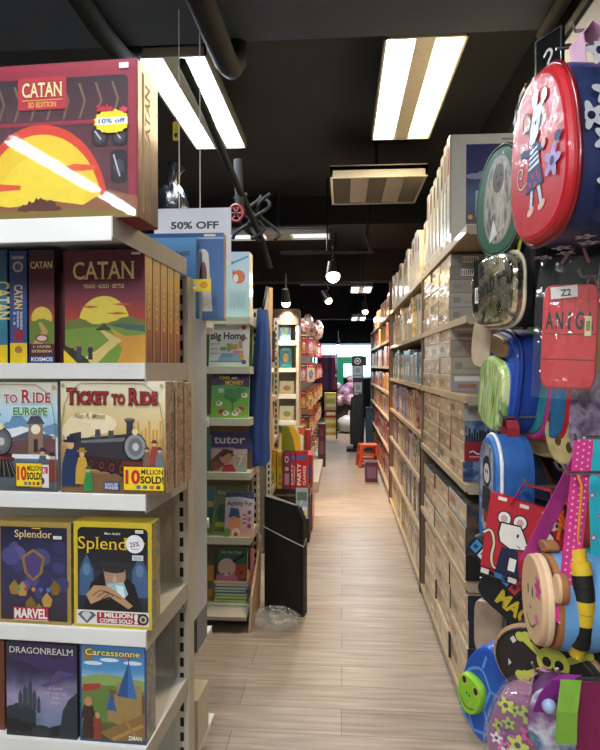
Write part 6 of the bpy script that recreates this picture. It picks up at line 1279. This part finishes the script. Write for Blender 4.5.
a.ell(.128, .12, .026, .034, C('#6a1c3c', .5), 22); 
for k in range(5): a.ell(.12+.008*(k % 3), .11+.012*(k % 4), .009, .013, C('#e8e4dc', .5), 12, 30*k)
a.flower(.15, .165, .016, C('#d9d4cc', .5), INK, 6)
for k in range(6): a.rect(.003+.032*k, .004, .022+.032*k, .016, C('#2b6c9c' if k % 2 else '#d4d0c4', .5))
a.rect(0, .0, w8, .003, INK); a.rect(0, .018, w8, .021, INK); a.build('mouse_drawing', r)
for k in range(4): pass
tt = MB(); [tt.box(-.08+.05*k, -.06+.05*k, -.002, .021, .088-.004*k, .096-.004*k, C('#ddd8cc', .5)) for k in range(4)]; tt.build('edge_trim', r)
MB().ribbon([(-.05, .0, .085), (-.03, .0, .14), (.03, .0, .14), (.05, .0, .075)], (0, 1, 0), .02, TR).build('strap', r); hk(r, 0, 0, .135)
r = bag('pencil_case', 497, 566, 1.42, -40, 'patterned pencil case in blue, white and red squares under the red tote', 'pencil case', roll=38)
o_ = superell(.17, .05, 5, 24); MB().puff(o_, 0, .03, .008, C('#16181f', .5), C('#1c1c20', .5), None, .06).build('body', r); a = Art(.15, .036, (-.075, -.0085, -.018))
for k in range(6): a.rect(.002+.025*k, .003, .022+.025*k, .033, C(('#3a86b8', '#c9d4d8', '#2f6a9c', '#b82c34', '#4a94c0', '#c43038')[k], .5)); a.rect(.006+.025*k, .012, .016+.025*k, .022, C('#1f2f4c', .5))
a.build('print', r); loop(r, 0, .01, .02, .05, .02, C('#16181f', .5)); hk(r, 0, .01, .065)
# 9 monkey bag
TAN = C('#d9b48c', .6, 0, .1, .05, 20); BRN = C('#a06a40', .65, var=.1); LB = C('#6aa4d8', .5, 0, .25, .08, 14, .3)
r = bag('animal_shoulder_bag', 546, 599, 1.18, -93, 'round light blue shoulder bag with beige smiling animal face and pink dotted strap', roll=-4)
MB().puff(superell(.175, .185, 2.2, 36), .01, .09, .01, BRN, LB, LB, .08).build('body', r)
fc = superell(.158, .175, 2.15, 36); MB().puff(fc, -.016, .012, .012, TAN, C('#e4c8a4', .6), None, .05).build('face_panel', r); 
for sx in (-1, 1): MB().puff([(x+sx*.082, z+.045) for x, z in superell(.045, .055, 2.2, 18)], .0, .014, .006, TAN, BRN, None, .1).build('ear', r)
MB().puff([(x-.02, z+.10) for x, z in superell(.06, .022, 2, 16)], .005, .02, .006, BRN, BRN, None, .1).build('hair_tuft', r)
a = Art(.16, .18, (-.08, -.0285, -.09)); 
for x in (.058, .09): a.ell(x, .105, .0045, .011, INK, 12)
a.line([(.07, .075), (.074, .07), (.080, .073)], .003, INK); a.line([(.045, .05), (.065, .036), (.09, .036), (.108, .05)], .0035, INK); a.ell(.118, .062, .010, .010, C('#d86a9c', .5), 14); a.flower(.128, .125, .024, C('#d84a94', .5), C('#c03a80', .5), 6); a.build('stitched_face', r)
PK = C('#d83a8c', .55, 0, .1, .06, 20)
bpy.context.view_layer.update(); iv = r.matrix_world.inverted()
tip = iv @ atY(584, 440, 1.14)
def strap(r, pts, w, wdir, m, dot=None, nm='shoulder_strap', n=10, off=(0, -.002, 0)):
    o = MB().ribbon(pts, wdir, w, m, .003).build(nm, r)
    if dot:
        b = MB(); wd = Vector(wdir).normalized(); P = [Vector(p) for p in pts]
        for i in range(len(P)-1):
            d = P[i+1]-P[i]; nn = d.cross(wd).normalized(); L_ = d.length; k = 0
            while k*.012 < L_:
                for q in (-.3, 0, .3):
                    c = P[i]+d*(k*.012/L_)+wd*w*q+d.normalized()*(.006 if q == 0 else 0)
                    for sg in (-1, 1):
                        u = d.normalized(); b.face([c+nn*sg*.0022+u*.0022*math.cos(t)+wd*.0022*math.sin(t) for t in [i_*math.pi/3*sg for i_ in range(6)]], dot)
                k += 1
        b.build('dot_print', o)
    return o
s1 = iv @ atY(565, 622, 1.10); s0 = iv @ atY(541, 556, 1.22)
cdir = iv.to_3x3() @ Vector((1, .1, 0))
strap(r, [s1, s1+(tip-s1)*.5, tip], .036, cdir, PK, C('#f3c8dc', .5))
strap(r, [iv @ atY(528, 560, 1.26), iv @ atY(558, 500, 1.26), iv @ atY(586, 446, 1.24)], .035, cdir, C('#a8347c', .55, var=.1))
hook(atY(588, 449, 1.22))
# bee tube handle
r = bag('stuffed_loop', 577, 602, 1.12, -70, 'yellow and black striped stuffed loop beside the animal face bag', 'toy')
pts = [(-.02+.0*k, .0, .085-.19*k/9) for k in range(10)]; pth = [Vector((.018*math.sin(k/9*math.pi), 0, .10-.20*k/9)) for k in range(10)]
YB_, KB_ = C('#d8b428', .7), C('#17150f', .7)
nmz = 0
for k in range(0, 9): MB().tube([pth[k], pth[k+1]], .019 if 0 < k < 8 else .014, YB_ if (k//2) % 2 == 0 else KB_, 12).build('stripe_band', r)
MB().tube([pth[0], pth[0]+Vector((.01, 0, .12)), pth[0]+Vector((0, 0, .14))], .003, C('#d9822c', .6), 6).build('hang_loop', r); hk(r, .0, 0, .238)
# green and orange hanger cluster
r = bag('toy_clip', 588, 455, 1.22, -20, 'bright green plastic clip with an orange knot above the pink dotted strap', 'clip')
MB().puff(superell(.05, .03, 4, 20), 0, .03, .008, C('#3fa02c', .4, coat=.4), C('#348a26', .5)).build('clip_body', r); MB().blob((-.006, -.01, -.018), (.014, .012, .010), C('#d8562c', .6)).build('knot', r); hk(r, 0, .01, .02)
r = bag('tassel', 568, 512, 1.30, -20, 'orange tangled ribbon tassel hanging behind the pink dotted strap', 'tassel'); rn = random.Random(9); mb = MB()
for k in range(7): mb.tube([(rn.uniform(-.01, .01), rn.uniform(-.01, .01), .09), (rn.uniform(-.025, .02), 0, .04), (rn.uniform(-.03, .02), rn.uniform(-.01, .01), 0), (rn.uniform(-.02, .03), 0, -.05-.03*rn.random())], .0045, C('#e0601c', .6), 6)
mb.build('ribbons', r); hk(r, 0, 0, .088)
r = bag('flat_pouch', 590, 505, 1.34, -15, 'plain orange fabric pouch behind the turquoise flowered strap', 'pouch'); MB().puff(superell(.06, .26, 4, 24), 0, .03, .01, C('#d8561c', .6, var=.1), C('#c04a18', .6)).build('body', r); loop(r, 0, .015, .125, .05, .02, C('#c04a18', .6)); hk(r, 0, .015, .17)
# 10 turquoise bag
TQ = C('#2fb4c4', .5, 0, .2, .08, 16)
r = bag('shoulder_bag', 598, 600, 1.30, -50, 'turquoise shoulder bag with a white round panel and flowered strap at the right edge', roll=0)
MB().puff(superell(.17, .22, 2.4, 32), 0, .08, .015, TQ, TQ, TQ, .08).build('body', r); a = Art(.16, .2, (-.08, -.0155, -.1)); a.ell(.088, .085, .05, .056, C('#e2e8ea', .5), 30)
for x, z in ((.02, .02), (.06, .015), (.11, .015), (.14, .03), (.02, .16), (.13, .165)): a.flower(x, z, .011, C('#d84a8c', .5), C('#e8c84a', .5))
a.build('print', r); bpy.context.view_layer.update(); iv = r.matrix_world.inverted()
s0, tip = iv @ atY(598, 572, 1.18), iv @ atY(594, 440, 1.20)
so = MB().ribbon([s0, (s0+tip)/2, tip], iv.to_3x3() @ Vector((1, .1, 0)), .026, C('#2fc0d0', .5, var=.05)).build('shoulder_strap', r)
a = MB(); ex = (iv.to_3x3() @ Vector((1, .1, 0))).normalized(); up_ = (tip-s0).normalized(); nn = ex.cross(up_); 
if (iv.to_3x3() @ Vector((0, -1, 0))).dot(nn) < 0: nn = -nn
for k in range(6):
    c = s0+(tip-s0)*(.1+.16*k)+ex*(.008*(-1)**k)+nn*.0022
    pts = [c+ex*.008*(.62+.38*math.cos(5*t))*math.cos(t)+up_*.008*(.62+.38*math.cos(5*t))*math.sin(t) for t in [2*math.pi*i/30 for i in range(30)]]; a.face(pts, C('#d84a8c', .5)); pts = [c+nn*.0003+ex*.003*math.cos(t)+up_*.003*math.sin(t) for t in [2*math.pi*i/10 for i in range(10)]]; a.face(pts, C('#f0e8ec', .5))
a.build('flower_print', so); hook(tuple(r.matrix_world @ tip))
# 12 skull bag
DB = C('#221c16', .65, var=.15, scale=30)
r = bag('satchel', 554, 674, 1.20, -38, 'dark brown satchel with yellow skull and bones and a tan zip edge', roll=18)
o12 = superell(.235, .155, 2.3, 36, .1); MB().puff(o12, 0, .10, .02, DB, C('#2c241a', .6), DB, .08).build('body', r); cap(r, o12, -.004, C('#a8845c', .6), .009, 'zip_edge'); cap(r, [(x*.97, z*.97) for x, z in o12], -.012, C('#141210', .6), .005, 'zip_line')
SK = C('#b9bc4a', .55); a = Art(.2, .14, (-.07, -.0205, -.06), (.95, 0, .31), (-.31, 0, .95))
for x0, y0, x1, y1 in ((.03, .02, .15, .10), (.03, .10, .15, .02)):
    a.line([(x0, y0), (x1, y1)], .013, SK)
    for x, y in ((x0, y0), (x1, y1)): a.ell(x-.006, y, .010, .010, SK, 12); a.ell(x+.006, y+.004, .010, .010, SK, 12)
a.ell(.09, .068, .032, .03, SK, 24); a.rrect(.072, .03, .108, .055, .005, SK); a.ell(.078, .066, .009, .010, C('#17140f', .6), 14); a.ell(.102, .066, .009, .010, C('#17140f', .6), 14); a.pg([(.086, .052), (.09, .06), (.094, .052)], C('#17140f', .6))
for k in range(5): q = ((.01, .09), (.16, .12), (.17, .05), (.0, .04), (.06, .125))[k]; a.pg([(q[0], q[1]+.008), (q[0]+.007, q[1]), (q[0], q[1]-.008), (q[0]-.007, q[1])], C('#c4c4bc', .5))
a.build('skull_print', r); loop(r, 0, .05, .07, .08, .1, DB); hk(r, 0, .05, .145)
# pouches left of the satchel
r = bag('clear_pack', 489, 628, 1.62, -40, 'clear pack with a brown card left of the dark satchel', 'pack'); MB().puff(superell(.085, .15, 5, 24), 0, .02, .008, C('#a89078', .4, coat=.8, var=.3, scale=15, wr=.8), CLEAR('#ffffff', .3), None, .06).build('body', r); loop(r, 0, .01, .07, .05, .02, C('#18181a', .5)); hk(r, 0, .01, .115)
r = bag('zip_pouch', 517, 602, 1.40, -34, 'black zip pouch with yellow lettering between tote and satchel', 'pouch', roll=30)
MB().puff(superell(.19, .10, 4, 28), 0, .03, .012, C('#121215', .55, var=.15), C('#1a1a1c', .5), None, .06).build('body', r); a = Art(.16, .08, (-.08, -.0125, -.04)); a.text('MAG', .04, .012, .035, C('#c4ac2c', .5), .085, .06); a.line([(.0, .066), (.16, .07)], .004, C('#a8a898', .5)); a.line([(.0, .058), (.16, .062)], .003, C('#6a6a64', .5)); a.build('lettering', r); loop(r, 0, .01, .045, .05, .02, C('#121215', .5)); hk(r, 0, .01, .09)
# 13 turtle bag
TB = C('#1f52b4', .5, 0, .25, .06, 18)
r = bag('turtle_bag', 490, 693, 1.44, -62, 'blue turtle shell bag with a smiling lime green face, lowest left of the bags', roll=14)
o13 = [(-.01, .15), (.05, .12), (.078, .05), (.075, -.03), (.06, -.10), (.02, -.125), (-.035, -.11), (-.072, -.05), (-.078, .02), (-.06, .09)]
def smooth(P, it=2):
    for _ in range(it): P = [p for i in range(len(P)) for p in ((P[i-1][0]*.25+P[i][0]*.75, P[i-1][1]*.25+P[i][1]*.75), (P[i][0]*.75+P[(i+1) % len(P)][0]*.25, P[i][1]*.75+P[(i+1) % len(P)][1]*.25))]
    return P
o13 = smooth(o13); MB().puff(o13, 0, .07, .03, TB, TB, TB, .12).build('shell', r)
a = Art(.18, .30, (-.09, -.0305, -.14)); LBl = C('#5d96dc', .5)
hexs = [((.03, .05), (.09, .03), (.14, .06)), ((.02, .13), (.06, .11), (.06, .06), (.09, .03)), ((.06, .11), (.11, .12), (.13, .09), (.14, .06)), ((.11, .12), (.12, .18), (.16, .19)), ((.12, .18), (.08, .22), (.04, .19), (.02, .15)), ((.08, .22), (.085, .26)), ((.06, .06), (.02, .06)), ((.13, .09), (.165, .1))]
for h_ in hexs: a.line([((x-.09)*.9+.09, (z-.14)*.9+.14) for x, z in h_], .007, LBl)
a.build('shell_pattern', r)
GRN = C('#8cc82c', .5, 0, .2, .05); MB().puff([(x-.022, z-.015) for x, z in smooth([(-.03, .05), (.03, .055), (.045, .02), (.035, -.03), (.0, -.055), (-.035, -.03), (-.045, .02)])], -.036, .02, .012, GRN, C('#76b022', .5), None, .1).build('face', r)
a = Art(.1, .12, (-.072, -.0485, -.075))
for x in (.030, .072): a.ell(x, .092, .012, .012, C('#c8c83a', .5), 16); a.ell(x, .092, .008, .009, INK, 14)
a.line([(.025, .045), (.04, .032), (.06, .032), (.078, .045)], .003, C('#7a3a1c', .5)); a.ell(.046, .066, .003, .003, INK, 8); a.ell(.056, .066, .003, .003, INK, 8); a.build('face_print', r)
for x, z, q in ((-.085, -.02, -20), (-.03, -.125, 10), (.05, -.12, 40)): MB().puff([(x+px_, z+pz_) for px_, pz_ in superell(.035, .045, 2.2, 16)], .01, .03, .005, GRN, C('#76b022', .5)).build('flipper', r)
MB().ribbon([(-.0, .03, .14), (.02, .03, .20), (.04, .05, .22), (.02, .07, .14)], (0, 1, 0), .012, C('#4fae38', .5)).build('hang_loop', r); hk(r, .035, .05, .215)
# 14 floral bag in plastic
r = bag('floral_bag', 528, 738, 1.16, -30, 'pink and lime floral bag wrapped in clear plastic at the bottom edge', roll=12)
o14 = superell(.15, .17, 2.6, 32); MB().puff(o14, 0, .08, .02, C('#8a4a7a', .5, coat=.4, var=.15), C('#b87aa0', .5), None, .1).build('body', r); a = Art(.13, .15, (-.065, -.0205, -.075)); rn = random.Random(4)
for k in range(34): a.flower(rn.uniform(.01, .12), rn.uniform(.01, .14), rn.uniform(.012, .023), C(rn.choice(('#a8c43a', '#d84a9c', '#e8e4e4', '#7a3a80', '#c8d84a', '#e06ab0')), .5), C('#5a2a5c', .5), 5, rn.random())
a.build('flower_print', r); MB().puff([(x*1.1, z*1.12) for x, z in o14], -.005, .09, .028, FILM(.08, .06, .7, .05), FILM(.08, .06, .7, .05), None, .1).build('film_wrap', r); loop(r, 0, .04, .08, .05, .04, C('#c98ab0', .5)); hk(r, 0, .04, .12)
# 15 purple bag with green band
r = bag('shoulder_bag', 572, 728, 1.06, -24, 'purple shoulder bag with broad lime green and plum straps at the bottom right corner', roll=4)
PU = C('#5a1c5c', .6, var=.1); MB().puff(superell(.15, .13, 3, 30), 0, .07, .015, BUSY(('#5a2a5c', '#8a5a8c', '#c8c8d0', '#3a5a8c', '#6a9a7c'), 18, .6), PU, None, .08).build('body', r)
bpy.context.view_layer.update(); iv = r.matrix_world.inverted(); Q = lambda px, py, Y: iv @ atY(px, py, Y)
ex = iv.to_3x3() @ Vector((1, 0, 0))
MB().ribbon([Q(543, 712, 1.0), Q(550, 694, .99), Q(562, 680, .99), Q(572, 675, 1.0)], ex, .034, C('#7a1c78', .6, var=.1)).build('strap', r)
MB().ribbon([Q(566, 744, .97), Q(567, 712, .97), Q(571, 680, .98)], ex, .033, C('#7aa838', .6, var=.1)).build('strap', r)
MB().ribbon([Q(588, 755, .985), Q(590, 715, .985), Q(592, 682, .985)], ex, .04, C('#7a1c48', .6, var=.1)).build('strap', r)
hook(atY(574, 682, 1.0))
for k, (px, py, c) in enumerate(((549, 706, '#9cb0d4'), (560, 735, '#8aa894'))):
    p = Q(px, py, .99); b = MB(); b.blob(tuple(p), (.012, .012, .012), C(c, .4, coat=.5)); b.build('bauble', r)
# small black sign board above the red backpack
r = empty('bracket_sign', atY(549, 62, 1.32), R(-62), 'small black framed sign with white mark above the red backpack', 'sign')
MB().box(-.035, .035, 0, .008, -.07, .06, C('#101012', .3, coat=.4)).build('panel', r); MB().tube([(-.035, -.003, -.07), (.035, -.003, -.07), (.035, -.003, .06), (-.035, -.003, .06)], .002, STEEL, 6, closed=True).build('frame', r)
a = Art(.07, .13, (-.035, -.002, -.07)); a.line([(.022, .085), (.035, .1), (.048, .085), (.03, .065), (.048, .045), (.035, .03), (.022, .045)], .006, C('#c9c9c9', .5)); a.build('white_mark', r)
MB().tube([(0, .004, .03), (0, .06, .05), (.02, .35, .05)], .004, STEEL, 6).build('arm', r)
tag(MB().tube([atY(556, 49, 1.24), atY(605, 44, 1.24)], .0035, STEEL, 6).build('display_rod'), 'thin steel rod crossing above the pink handle at upper right', 'rod')

# ================================================================ LIGHT AND VIEW
w = bpy.data.worlds.new('world'); SC.world = w; w.use_nodes = True
w.node_tree.nodes['Background'].inputs[0].default_value = (.02, .022, .026, 1); w.node_tree.nodes['Background'].inputs[1].default_value = 1
SC.view_settings.view_transform = 'Standard'; SC.view_settings.look = 'None'; SC.view_settings.exposure = 0
SC.cycles.use_denoising = True; SC.cycles.max_bounces = 6; SC.cycles.transparent_max_bounces = 16
SC.cycles.sample_clamp_indirect = 4
